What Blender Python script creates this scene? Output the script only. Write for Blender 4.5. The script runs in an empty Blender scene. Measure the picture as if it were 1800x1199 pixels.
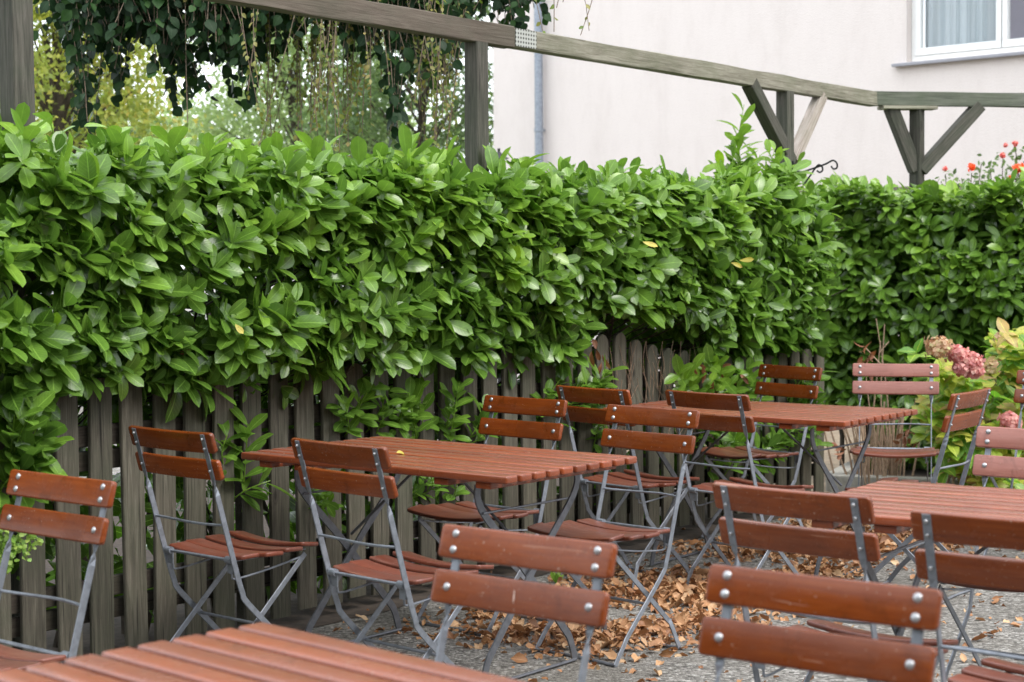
import bpy, bmesh, math, random
import numpy as np
from mathutils import Vector, Matrix, noise

SC = bpy.context.scene
COL = SC.collection
R = math.radians
rng = np.random.default_rng(11)
random.seed(11)

# ------------------------------------------------------------------ camera
F_PX, PITCH, ROLL, CAM_H = 3077.56, 0.0457, -0.0069, 1.4497
cam_data = bpy.data.cameras.new('camera')
cam = bpy.data.objects.new('camera', cam_data)
COL.objects.link(cam)
cam_data.sensor_width = 36.0
cam_data.lens = F_PX / 1800 * 36
cam_data.clip_start = 0.1
cam_data.clip_end = 600
cam.matrix_world = (Matrix.Translation((0, 0, CAM_H)) @ Matrix.Rotation(math.pi / 2 - PITCH, 4, 'X')
                    @ Matrix.Rotation(ROLL, 4, 'Z'))
cam_data.dof.use_dof = True
cam_data.dof.focus_distance = 6.8
cam_data.dof.aperture_fstop = 4.8
SC.camera = cam

# ------------------------------------------------------------------ world, sun, exposure
world = bpy.data.worlds.new('World')
SC.world = world
world.use_nodes = True
wn, wl = world.node_tree.nodes, world.node_tree.links
wn.clear()
sky = wn.new('ShaderNodeTexSky')
sky.sky_type = 'NISHITA'
sky.sun_disc = False
sky.sun_elevation = R(52)
sky.sun_rotation = R(115)
sky.air_density = 1.0
sky.dust_density = 4.0
mixw = wn.new('ShaderNodeMix'); mixw.data_type = 'RGBA'
mixw.inputs[0].default_value = 0.86                       # overcast: mostly even white cloud
mixw.inputs[7].default_value = (9.3, 9.8, 10.4, 1)
bg = wn.new('ShaderNodeBackground'); bg.inputs[1].default_value = 0.12
wo = wn.new('ShaderNodeOutputWorld')
wl.new(sky.outputs[0], mixw.inputs[6]); wl.new(mixw.outputs[2], bg.inputs[0]); wl.new(bg.outputs[0], wo.inputs[0])

sun_d = bpy.data.lights.new('sun', 'SUN')
sun_d.energy = 1.1
sun_d.angle = R(25)
sun_d.color = (1.0, 0.96, 0.9)
sun = bpy.data.objects.new('sun', sun_d)
COL.objects.link(sun)
# light comes from the right, above and a little behind the camera
sun.rotation_euler = Vector((-0.62, 0.40, -0.95)).to_track_quat('-Z', 'Y').to_euler()

SC.view_settings.view_transform = 'Standard'
SC.view_settings.look = 'None'
SC.view_settings.exposure = 1.38
SC.view_settings.gamma = 1.0
SC.render.engine = 'CYCLES'

# ------------------------------------------------------------------ helpers
def ray(px, py):
    u, v = px - 900, py - 599.5
    cr, sr = math.cos(ROLL), math.sin(ROLL)
    u, v = cr * u + sr * v, -sr * u + cr * v
    X, D, U = u / F_PX, 1.0, -v / F_PX
    c, s = math.cos(PITCH), math.sin(PITCH)
    return Vector((X, D * c + U * s, -D * s + U * c))
def at(px, py, d):
    """point seen at photo pixel (px,py) at distance d ahead"""
    r = ray(px, py)
    return Vector((0, 0, CAM_H)) + r * (d / r.y)
def on_ground(px, py, z=0.0):
    r = ray(px, py)
    return Vector((0, 0, CAM_H)) + r * ((z - CAM_H) / r.z)

def link_mesh(name, me, m=None, parent=None):
    o = bpy.data.objects.new(name, me)
    COL.objects.link(o)
    if m: me.materials.append(m)
    if parent: o.parent = parent
    return o
def empty(name, loc=(0, 0, 0), rz=0.0):
    o = bpy.data.objects.new(name, None)
    o.empty_display_size = 0.1
    o.location = loc; o.rotation_euler = (0, 0, rz)
    COL.objects.link(o)
    return o
def tag(o, label=None, cat=None, group=None, kind=None):
    if label: o['label'] = label
    if cat: o['category'] = cat
    if group: o['group'] = group
    if kind: o['kind'] = kind
    return o

class MB:
    """collects verts/faces, builds one mesh"""
    def __init__(s): s.v = []; s.f = []
    def add(s, vs, fs):
        n = len(s.v); s.v += [tuple(v) for v in vs]; s.f += [tuple(i + n for i in f) for f in fs]
    def box(s, c, size, rot=None, taper=None):
        c = Vector(c); hx, hy, hz = [a / 2 for a in size]
        pts = [Vector((x, y, z)) for z in (-hz, hz) for y in (-hy, hy) for x in (-hx, hx)]
        if rot is not None: pts = [rot @ p for p in pts]
        s.add([c + p for p in pts], [(0, 2, 3, 1), (4, 5, 7, 6), (0, 1, 5, 4), (2, 6, 7, 3), (0, 4, 6, 2), (1, 3, 7, 5)])
    def sweep(s, pts, ring_fn, close=True):
        """ring_fn(i) -> list of Vectors (world) for point i"""
        rings = [ring_fn(i) for i in range(len(pts))]
        n = len(rings[0]); base = len(s.v)
        for r_ in rings: s.v += [tuple(p) for p in r_]
        for i in range(len(rings) - 1):
            for j in range(n):
                a = base + i * n + j; b = base + i * n + (j + 1) % n
                s.f.append((a, b, b + n, a + n))
        if close:
            s.f.append(tuple(base + j for j in range(n))[::-1])
            s.f.append(tuple(base + (len(rings) - 1) * n + j for j in range(n)))
    def tube(s, pts, r, n=8, r2=None):
        pts = [Vector(p) for p in pts]; L = len(pts)
        up0 = Vector((0.13, 0.27, 0.95)).normalized()
        def ring(i):
            a = pts[max(i - 1, 0)]; b = pts[min(i + 1, L - 1)]
            t = (b - a).normalized()
            up = up0 if abs(t.dot(up0)) < 0.95 else Vector((1, 0, 0))
            x = t.cross(up).normalized(); y = t.cross(x)
            rr = r if r2 is None else r + (r2 - r) * i / max(L - 1, 1)
            return [pts[i] + (x * math.cos(k * 2 * math.pi / n) - y * math.sin(k * 2 * math.pi / n)) * rr for k in range(n)]
        s.sweep(pts, ring)
    def build(s, name, m=None, parent=None, smooth=False, bevel=0.0, seg=2):
        me = bpy.data.meshes.new(name)
        me.from_pydata(s.v, [], s.f); me.update()
        bm = bmesh.new(); bm.from_mesh(me)
        bmesh.ops.recalc_face_normals(bm, faces=bm.faces)
        if bevel: bmesh.ops.bevel(bm, geom=[e for e in bm.edges], offset=bevel, segments=seg, affect='EDGES', profile=0.6)
        bm.to_mesh(me); bm.free()
        if smooth:
            me.polygons.foreach_set('use_smooth', [True] * len(me.polygons))
            me.set_sharp_from_angle(angle=R(45))
        return link_mesh(name, me, m, parent)

def catmull(pts, n=6):
    pts = [Vector(p) for p in pts]; out = []
    for i in range(len(pts) - 1):
        p0 = pts[max(i - 1, 0)]; p1 = pts[i]; p2 = pts[i + 1]; p3 = pts[min(i + 2, len(pts) - 1)]
        for k in range(n):
            t = k / n
            out.append(0.5 * ((2 * p1) + (-p0 + p2) * t + (2 * p0 - 5 * p1 + 4 * p2 - p3) * t * t + (-p0 + 3 * p1 - 3 * p2 + p3) * t ** 3))
    out.append(pts[-1]); return out

# ------------------------------------------------------------------ materials
def mat(name):
    m = bpy.data.materials.new(name); m.use_nodes = True
    nt = m.node_tree; b = nt.nodes['Principled BSDF']
    return m, nt.nodes, nt.links, b
def node(ns, t, **kw):
    n = ns.new(t)
    for k, v in kw.items(): setattr(n, k, v)
    return n
def ramp(ns, ls, src, stops):
    r = ns.new('ShaderNodeValToRGB'); el = r.color_ramp.elements
    while len(el) < len(stops): el.new(0.5)
    for e, (p, c) in zip(el, stops): e.position = p; e.color = (*c, 1) if len(c) == 3 else c
    ls.new(src, r.inputs[0]); return r.outputs[0]
def coords(ns, ls, scale, kind='Object', rnd=True):
    tc = ns.new('ShaderNodeTexCoord'); mp = ns.new('ShaderNodeMapping')
    mp.inputs['Scale'].default_value = scale
    ls.new(tc.outputs[kind], mp.inputs[0])
    if rnd:
        oi = ns.new('ShaderNodeObjectInfo'); mu = ns.new('ShaderNodeMath'); mu.operation = 'MULTIPLY'; mu.inputs[1].default_value = 37.0
        ls.new(oi.outputs['Random'], mu.inputs[0]); ls.new(mu.outputs[0], mp.inputs['Location'])
    return mp.outputs[0]
def noise_tex(ns, ls, vec, scale=5, detail=4, rough=0.55, dist=0.0):
    n = ns.new('ShaderNodeTexNoise'); n.inputs['Scale'].default_value = scale; n.inputs['Detail'].default_value = detail
    n.inputs['Roughness'].default_value = rough; n.inputs['Distortion'].default_value = dist
    ls.new(vec, n.inputs['Vector']); return n.outputs['Fac']
def mixc(ns, ls, f, a, b, mode='MIX'):
    m = ns.new('ShaderNodeMix'); m.data_type = 'RGBA'; m.blend_type = mode
    for s, v in ((0, f), (6, a), (7, b)):
        if hasattr(v, 'links'): ls.new(v, m.inputs[s])
        else: m.inputs[s].default_value = v if s == 0 else (*v, 1)
    return m.outputs[2]
def bump(ns, ls, b, h, strength=0.3, dist=0.01):
    bp = ns.new('ShaderNodeBump'); bp.inputs['Strength'].default_value = strength; bp.inputs['Distance'].default_value = dist
    ls.new(h, bp.inputs['Height']); ls.new(bp.outputs[0], b.inputs['Normal'])
def rand_val(ns, ls, b_in, lo, hi):
    oi = ns.new('ShaderNodeObjectInfo'); mr = ns.new('ShaderNodeMapRange')
    mr.inputs[3].default_value = lo; mr.inputs[4].default_value = hi
    ls.new(oi.outputs['Random'], mr.inputs[0]); ls.new(mr.outputs[0], b_in)

def varnished(name, c1, c2, c3, rough=(0.28, 0.45), grain=(3, 60, 60), bmp=0.05, dust=0.0, sheen=0.0, spec=0.5):
    m, ns, ls, b = mat(name)
    v = coords(ns, ls, grain)
    g = noise_tex(ns, ls, v, 2.2, 6, 0.6, 0.4)
    col = ramp(ns, ls, g, [(0.3, c1), (0.52, c2), (0.75, c3)])
    v2 = coords(ns, ls, (1, 1, 1))
    blot = noise_tex(ns, ls, v2, 6, 4, 0.6)
    col = mixc(ns, ls, ramp(ns, ls, blot, [(0.45, (0, 0, 0)), (0.75, (0.45, 0.45, 0.45))]), col, tuple(x * 0.55 for x in c1))
    hv = ns.new('ShaderNodeHueSaturation'); ls.new(col, hv.inputs['Color']); rand_val(ns, ls, hv.inputs['Value'], 0.8, 1.2)
    col = hv.outputs[0]
    if dust:
        sp = noise_tex(ns, ls, v2, 160, 2, 0.5)
        col = mixc(ns, ls, ramp(ns, ls, sp, [(0.69, (0, 0, 0)), (0.76, (0.6, 0.6, 0.6))]), col, (0.42, 0.33, 0.26))
        wear = noise_tex(ns, ls, coords(ns, ls, (1, 6, 6)), 3.5, 8, 0.7)
        col = mixc(ns, ls, ramp(ns, ls, wear, [(0.5, (0, 0, 0)), (0.75, (dust, dust, dust))]), col, (0.33, 0.22, 0.19))
    # scuffs: thin pale scratches along the board and dark water stains
    sc_ = noise_tex(ns, ls, coords(ns, ls, (4, 90, 90)), 1.3, 2, 0.4, 0.6)
    col = mixc(ns, ls, ramp(ns, ls, sc_, [(0.72, (0, 0, 0)), (0.75, (0.35, 0.35, 0.35))]), col, (0.4, 0.22, 0.15))
    stn = noise_tex(ns, ls, coords(ns, ls, (1, 1, 1)), 13, 6, 0.7, 0.5)
    col = mixc(ns, ls, ramp(ns, ls, stn, [(0.56, (0, 0, 0)), (0.66, (0.4, 0.4, 0.4))]), col, tuple(x * 0.4 for x in c1))
    ls.new(col, b.inputs['Base Color'])
    ls.new(ramp(ns, ls, blot, [(0.3, (rough[0],) * 3), (0.7, (rough[1],) * 3)]), b.inputs['Roughness'])
    b.inputs['Specular IOR Level'].default_value = spec
    b.inputs['Sheen Weight'].default_value = sheen; b.inputs['Sheen Roughness'].default_value = 0.35; b.inputs['Sheen Tint'].default_value = (1, .9, .85, 1)
    bump(ns, ls, b, g, bmp, 0.002)
    return m
M_SLAT = varnished('varnished_slat', (0.14, 0.026, 0.004), (0.18, 0.037, 0.006), (0.22, 0.05, 0.008), (0.18, 0.34), dust=0.1, spec=0.42)
M_SLATP = varnished('pinkish_slat', (0.23, 0.085, 0.062), (0.27, 0.105, 0.08), (0.31, 0.13, 0.1), (0.25, 0.4), dust=0.1, spec=0.45)  # paler, pinker slat colour, used on two chairs
M_SEAT = varnished('weathered_seat', (0.095, 0.021, 0.01), (0.125, 0.029, 0.013), (0.155, 0.037, 0.017), (0.28, 0.45), dust=0.22, sheen=0.1)
M_TABLE = varnished('table_wood', (0.185, 0.036, 0.01), (0.215, 0.046, 0.013), (0.245, 0.056, 0.017), (0.18, 0.3), bmp=0.015, dust=0.12, sheen=0.22)

def metal_mat(name, c, rough=0.42, metallic=0.55):
    m, ns, ls, b = mat(name)
    v = coords(ns, ls, (1, 1, 1))
    n = noise_tex(ns, ls, v, 40, 4, 0.6)
    ls.new(ramp(ns, ls, n, [(0.3, tuple(x * 0.75 for x in c)), (0.7, tuple(min(1, x * 1.2) for x in c))]), b.inputs['Base Color'])
    b.inputs['Metallic'].default_value = metallic
    b.inputs['Roughness'].default_value = rough
    return m
M_GALV = metal_mat('galvanised_steel', (0.215, 0.23, 0.26))
M_RIVET = metal_mat('zinc_rivet', (0.4, 0.4, 0.41), 0.36, 0.7)
M_TLEG = metal_mat('table_leg_steel', (0.13, 0.135, 0.15), 0.45)
M_BLACK = metal_mat('black_iron', (0.015, 0.015, 0.017), 0.5, 0.3)
M_ZINC = metal_mat('zinc_downpipe', (0.27, 0.3, 0.35), 0.5, 0.3)

def oldwood(name, ca, cb, cc, green=(0.08, 0.1, 0.05), gfac=0.5, axis='Z', crack=True):
    m, ns, ls, b = mat(name)
    sc = {'Z': (30, 30, 1.6), 'X': (1.6, 30, 30)}[axis]
    v = coords(ns, ls, sc)
    g = noise_tex(ns, ls, v, 2.5, 8, 0.68, 0.8)
    col = ramp(ns, ls, g, [(0.28, ca), (0.5, cb), (0.75, cc)])
    v2 = coords(ns, ls, (1, 1, 1))
    bl = noise_tex(ns, ls, v2, 5, 5, 0.6)
    col = mixc(ns, ls, ramp(ns, ls, bl, [(0.4, (0, 0, 0)), (0.65, (gfac,) * 3)]), col, green)
    # fine dark cracks along the grain
    v3 = coords(ns, ls, tuple(x * 2.2 if x > 5 else x * 0.7 for x in sc))
    cr = noise_tex(ns, ls, v3, 1.7, 3, 0.5, 0.3)
    crk = ramp(ns, ls, cr, [(0.30, (0.85, 0.85, 0.85)), (0.36, (0, 0, 0))])
    col = mixc(ns, ls, crk, col, tuple(x * 0.3 for x in ca))
    # knots: sparse dark ovals drawn out along the grain
    kn = ns.new('ShaderNodeTexVoronoi'); kn.inputs['Scale'].default_value = 2.6
    ls.new(coords(ns, ls, (2.4, 2.4, 1) if axis == 'Z' else (1, 2.4, 2.4)), kn.inputs['Vector'])
    col = mixc(ns, ls, ramp(ns, ls, kn.outputs['Distance'], [(0.05, (0.8, 0.8, 0.8)), (0.075, (0.25, 0.25, 0.25)), (0.09, (0.5, 0.5, 0.5)), (0.12, (0, 0, 0))]), col, tuple(x * 0.45 for x in ca))
    hv = ns.new('ShaderNodeHueSaturation'); ls.new(col, hv.inputs['Color']); rand_val(ns, ls, hv.inputs['Value'], 0.75, 1.2)
    ls.new(hv.outputs[0], b.inputs['Base Color'])
    b.inputs['Roughness'].default_value = 0.85
    b.inputs['Specular IOR Level'].default_value = 0.25
    bump(ns, ls, b, g, 0.5, 0.006)
    return m
M_FENCE = oldwood('weathered_picket', (0.036, 0.031, 0.024), (0.085, 0.075, 0.057), (0.155, 0.14, 0.108), (0.06, 0.067, 0.042), 0.45)
M_RAIL = oldwood('fence_rail_wood', (0.032, 0.025, 0.02), (0.055, 0.043, 0.034), (0.08, 0.068, 0.054), (0.045, 0.05, 0.028), 0.4, 'X')
M_POST = oldwood('pergola_post_wood', (0.045, 0.042, 0.036), (0.075, 0.073, 0.062), (0.115, 0.11, 0.095), (0.05, 0.08, 0.055), 0.5)
M_BEAM_B = oldwood('brown_beam_wood', (0.075, 0.058, 0.045), (0.13, 0.105, 0.083), (0.19, 0.16, 0.13), (0.085, 0.09, 0.062), 0.35, 'X')
M_BEAM_G = oldwood('green_beam_wood', (0.08, 0.068, 0.05), (0.22, 0.205, 0.16), (0.36, 0.34, 0.28), (0.12, 0.13, 0.08), 0.5, 'X')
M_PALE = oldwood('bleached_brace_wood', (0.25, 0.22, 0.2), (0.36, 0.32, 0.3), (0.45, 0.41, 0.38), (0.16, 0.18, 0.12), 0.3)

def leaf_mat(name, cols, rough=0.33, trans=0.25, vein=0.5, veincol=None, spots=0.0, spec=0.5):
    m, ns, ls, b = mat(name)
    at_ = node(ns, 'ShaderNodeAttribute', attribute_name='rnd')
    n = len(cols)
    col = ramp(ns, ls, at_.outputs['Fac'], [(i / (n - 1), c) for i, c in enumerate(cols)])
    uv = ns.new('ShaderNodeUVMap'); uv.uv_map = 'uv'
    sx = ns.new('ShaderNodeSeparateXYZ'); ls.new(uv.outputs[0], sx.inputs[0])
    # midrib: |u-0.5|
    a = node(ns, 'ShaderNodeMath', operation='SUBTRACT'); a.inputs[1].default_value = 0.5; ls.new(sx.outputs[0], a.inputs[0])
    ab = node(ns, 'ShaderNodeMath', operation='ABSOLUTE'); ls.new(a.outputs[0], ab.inputs[0])
    rib = ramp(ns, ls, ab.outputs[0], [(0.0, (1, 1, 1)), (0.02, (0.9, 0.9, 0.9)), (0.05, (0, 0, 0))])
    # side veins: sin((v - |u|*0.9)*freq)
    k = node(ns, 'ShaderNodeMath', operation='MULTIPLY'); k.inputs[1].default_value = -0.45; ls.new(ab.outputs[0], k.inputs[0])
    s1 = node(ns, 'ShaderNodeMath', operation='ADD'); ls.new(k.outputs[0], s1.inputs[0]); ls.new(sx.outputs[1], s1.inputs[1])
    s2 = node(ns, 'ShaderNodeMath', operation='MULTIPLY'); s2.inputs[1].default_value = 58.0; ls.new(s1.outputs[0], s2.inputs[0])
    s3 = node(ns, 'ShaderNodeMath', operation='SINE'); ls.new(s2.outputs[0], s3.inputs[0])
    sv = ramp(ns, ls, s3.outputs[0], [(0.82, (0, 0, 0)), (1.0, (0.28, 0.28, 0.28))])
    vf = node(ns, 'ShaderNodeMath', operation='MAXIMUM'); ls.new(rib, vf.inputs[0]); ls.new(sv, vf.inputs[1])
    vm = node(ns, 'ShaderNodeMath', operation='MULTIPLY'); vm.inputs[1].default_value = vein; ls.new(vf.outputs[0], vm.inputs[0])
    vc = veincol or tuple(min(1, x * 1.9 + 0.03) for x in cols[len(cols) // 2])
    col = mixc(ns, ls, vm.outputs[0], col, vc)
    vmot = coords(ns, ls, (1, 1, 1), rnd=False)
    mot = noise_tex(ns, ls, vmot, 22, 5, 0.65)
    col = mixc(ns, ls, ramp(ns, ls, mot, [(0.35, (0.35,) * 3), (0.6, (0,) * 3)]), col, tuple(x * 0.55 for x in cols[0]))
    geo = ns.new('ShaderNodeNewGeometry')
    col = mixc(ns, ls, mixf(ns, ls, geo.outputs['Backfacing'], 0.55), col, tuple(x * 1.3 + 0.02 for x in cols[0]))
    if spots:
        v = coords(ns, ls, (1, 1, 1), rnd=False)
        sp = noise_tex(ns, ls, v, 45, 3, 0.6)
        col = mixc(ns, ls, ramp(ns, ls, sp, [(0.62, (0, 0, 0)), (0.72, (spots,) * 3)]), col, (0.22, 0.08, 0.02))
    ls.new(col, b.inputs['Base Color'])
    b.inputs['Roughness'].default_value = rough
    b.inputs['Specular IOR Level'].default_value = spec
    bump(ns, ls, b, s3.outputs[0], 0.05, 0.002)
    tr = ns.new('ShaderNodeBsdfTranslucent')
    tcx = node(ns, 'ShaderNodeHueSaturation'); tcx.inputs['Value'].default_value = 1.6; tcx.inputs['Saturation'].default_value = 1.1
    ls.new(col, tcx.inputs['Color']); ls.new(tcx.outputs[0], tr.inputs[0])
    ms = ns.new('ShaderNodeMixShader'); ms.inputs[0].default_value = trans
    out = ns['Material Output'] if 'Material Output' in ns else None
    ls.new(b.outputs[0], ms.inputs[1]); ls.new(tr.outputs[0], ms.inputs[2]); ls.new(ms.outputs[0], out.inputs[0])
    return m
def mixf(ns, ls, src, k):
    m = node(ns, 'ShaderNodeMath', operation='MULTIPLY'); m.inputs[1].default_value = k
    ls.new(src, m.inputs[0]); return m.outputs[0]

M_LAUREL = leaf_mat('laurel_leaf', [(0.062, 0.128, 0.02), (0.108, 0.212, 0.03), (0.168, 0.3, 0.038), (0.26, 0.41, 0.048)], 0.27, 0.32)
M_LAUREL2 = leaf_mat('laurel_leaf_right_hedge', [(0.064, 0.13, 0.02), (0.112, 0.22, 0.03), (0.175, 0.31, 0.038), (0.27, 0.42, 0.05)], 0.28, 0.3)  # leaf greens of the second hedge, marginally lighter than the first
M_BROWNLF = leaf_mat('dead_leaf', [(0.2, 0.07, 0.03), (0.3, 0.13, 0.06)], 0.6, 0.15)
M_YELLF = leaf_mat('yellowed_leaf', [(0.5, 0.42, 0.06), (0.62, 0.5, 0.1)], 0.4, 0.3, spots=0.9)
M_WEEP = leaf_mat('weeping_tree_leaf', [(0.012, 0.03, 0.013), (0.018, 0.045, 0.016), (0.035, 0.085, 0.02)], 0.5, 0.14, 0.3, spec=0.15)
M_CATKIN = leaf_mat('yellowing_twig_leaf', [(0.1, 0.16, 0.03), (0.22, 0.24, 0.05), (0.3, 0.24, 0.08)], 0.5, 0.35, 0.3)
M_TREE_Y = leaf_mat('yellow_green_tree_leaf', [(0.16, 0.21, 0.04), (0.26, 0.31, 0.06), (0.4, 0.4, 0.08), (0.46, 0.36, 0.1)], 0.5, 0.45, 0.2)
M_TREE_L = leaf_mat('light_green_tree_leaf', [(0.18, 0.25, 0.09), (0.26, 0.34, 0.13), (0.34, 0.42, 0.17)], 0.5, 0.45, 0.2)
M_TREE_D = leaf_mat('mid_green_tree_leaf', [(0.08, 0.13, 0.045), (0.12, 0.19, 0.06), (0.19, 0.27, 0.085)], 0.5, 0.4, 0.2)
M_HYD = leaf_mat('hydrangea_leaf', [(0.1, 0.25, 0.03), (0.24, 0.38, 0.04), (0.42, 0.45, 0.06), (0.5, 0.4, 0.1), (0.5, 0.24, 0.14)], 0.45, 0.35, 0.5, spots=0.35)
M_PETAL = leaf_mat('hydrangea_petal', [(0.55, 0.22, 0.22), (0.66, 0.33, 0.3), (0.7, 0.45, 0.37)], 0.6, 0.3, 0.1)
M_PETAL2 = leaf_mat('faded_hydrangea_petal', [(0.5, 0.3, 0.2), (0.55, 0.4, 0.25), (0.4, 0.42, 0.18)], 0.6, 0.3, 0.1)
M_ROSE_O = leaf_mat('orange_rose_petal', [(0.85, 0.1, 0.02), (0.9, 0.2, 0.05)], 0.5, 0.3, 0.0)
M_ROSE_P = leaf_mat('pink_rose_petal', [(0.7, 0.2, 0.18), (0.75, 0.32, 0.28)], 0.5, 0.3, 0.0)
M_LITTER = leaf_mat('fallen_leaf', [(0.2, 0.08, 0.03), (0.36, 0.17, 0.07), (0.48, 0.27, 0.13), (0.58, 0.4, 0.23)], 0.6, 0.12, 0.35, spots=0.4)
M_JENNY = leaf_mat('trailing_plant_leaf', [(0.16, 0.3, 0.04), (0.33, 0.42, 0.1)], 0.4, 0.3, 0.1)

def plain(name, c, rough=0.7, var=0.25, scale=20):
    m, ns, ls, b = mat(name)
    v = coords(ns, ls, (1, 1, 1)); n = noise_tex(ns, ls, v, scale, 5, 0.6)
    ls.new(ramp(ns, ls, n, [(0.3, tuple(x * (1 - var) for x in c)), (0.7, tuple(min(1, x * (1 + var)) for x in c))]), b.inputs['Base Color'])
    b.inputs['Roughness'].default_value = rough
    bump(ns, ls, b, n, 0.3, 0.005)
    return m
M_BARK = plain('bark', (0.055, 0.042, 0.03), 0.9, 0.4, 30)
M_TWIG = plain('dry_twig', (0.19, 0.14, 0.1), 0.85, 0.35, 60)
M_CANE = plain('hydrangea_cane', (0.36, 0.25, 0.17), 0.8, 0.3, 50)
M_VINE = plain('dead_vine', (0.22, 0.15, 0.1), 0.85, 0.3, 60)
M_KERB = plain('concrete_kerb', (0.34, 0.32, 0.28), 0.9, 0.2, 30)
M_FRAME = plain('white_window_frame', (0.78, 0.78, 0.76), 0.35, 0.03, 10)
M_SILL = plain('grey_sill', (0.3, 0.3, 0.33), 0.5, 0.1, 10)

def ground_mat():
    m, ns, ls, b = mat('gravel_ground')
    v = coords(ns, ls, (1, 1, 1), rnd=False)
    vo = ns.new('ShaderNodeTexVoronoi'); vo.inputs['Scale'].default_value = 72; ls.new(v, vo.inputs['Vector'])
    bw = ns.new('ShaderNodeSeparateColor'); ls.new(vo.outputs['Color'], bw.inputs[0])
    col = ramp(ns, ls, bw.outputs[0], [(0.0, (0.09, 0.083, 0.072)), (0.35, (0.24, 0.222, 0.2)), (0.7, (0.37, 0.345, 0.31)), (0.9, (0.5, 0.47, 0.43)), (1.0, (0.72, 0.69, 0.65))])
    fine = noise_tex(ns, ls, v, 260, 3, 0.6)
    col = mixc(ns, ls, ramp(ns, ls, fine, [(0.4, (0.5, 0.5, 0.5)), (0.6, (0, 0, 0))]), col, (0.1, 0.095, 0.085))
    big = noise_tex(ns, ls, v, 1.3, 5, 0.6)
    col = mixc(ns, ls, ramp(ns, ls, big, [(0.45, (0, 0, 0)), (0.65, (0.5, 0.5, 0.5))]), col, (0.14, 0.125, 0.1))
    ls.new(col, b.inputs['Base Color']); b.inputs['Roughness'].default_value = 0.9
    ad = node(ns, 'ShaderNodeMath', operation='ADD'); ls.new(vo.outputs['Distance'], ad.inputs[0]); ls.new(fine, ad.inputs[1])
    bump(ns, ls, b, ad.outputs[0], 1.0, -0.012)
    return m
M_GROUND = ground_mat()
M_SOIL = plain('dark_soil', (0.05, 0.035, 0.025), 0.95, 0.45, 25)

def stucco():
    m, ns, ls, b = mat('pale_stucco')
    v = coords(ns, ls, (1, 1, 1), rnd=False)
    st = coords(ns, ls, (1, 1, 0.35), rnd=False)
    big = noise_tex(ns, ls, st, 2.2, 10, 0.78)
    col = ramp(ns, ls, big, [(0.3, (0.63, 0.565, 0.53)), (0.5, (0.69, 0.625, 0.59)), (0.7, (0.72, 0.655, 0.62))])
    fine = noise_tex(ns, ls, v, 60, 5, 0.7)
    col = mixc(ns, ls, ramp(ns, ls, fine, [(0.35, (0.2, 0.2, 0.2)), (0.5, (0, 0, 0))]), col, (0.5, 0.43, 0.4))
    ls.new(col, b.inputs['Base Color']); b.inputs['Roughness'].default_value = 0.92
    bump(ns, ls, b, fine, 0.5, 0.01)
    return m
M_STUCCO = stucco()
def glass_mat():
    m, ns, ls, b = mat('window_glass')
    b.inputs['Base Color'].default_value = (0.75, 0.8, 0.85, 1)
    b.inputs['Roughness'].default_value = 0.03
    b.inputs['Transmission Weight'].default_value = 1.0
    b.inputs['IOR'].default_value = 1.45
    b.inputs['Alpha'].default_value = 0.35
    return m
M_GLASS = glass_mat()
def curtain_mat():
    m, ns, ls, b = mat('net_curtain')
    v = coords(ns, ls, (14, 14, 0.3), rnd=False)
    n = noise_tex(ns, ls, v, 1.5, 4, 0.6)
    ls.new(ramp(ns, ls, n, [(0.3, (0.5, 0.56, 0.58)), (0.7, (0.72, 0.76, 0.77))]), b.inputs['Base Color'])
    b.inputs['Roughness'].default_value = 0.9
    return m
M_CURTAIN = curtain_mat()
M_ROOM = plain('window_interior', (0.6, 0.63, 0.76), 0.9, 0.1, 3)

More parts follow.
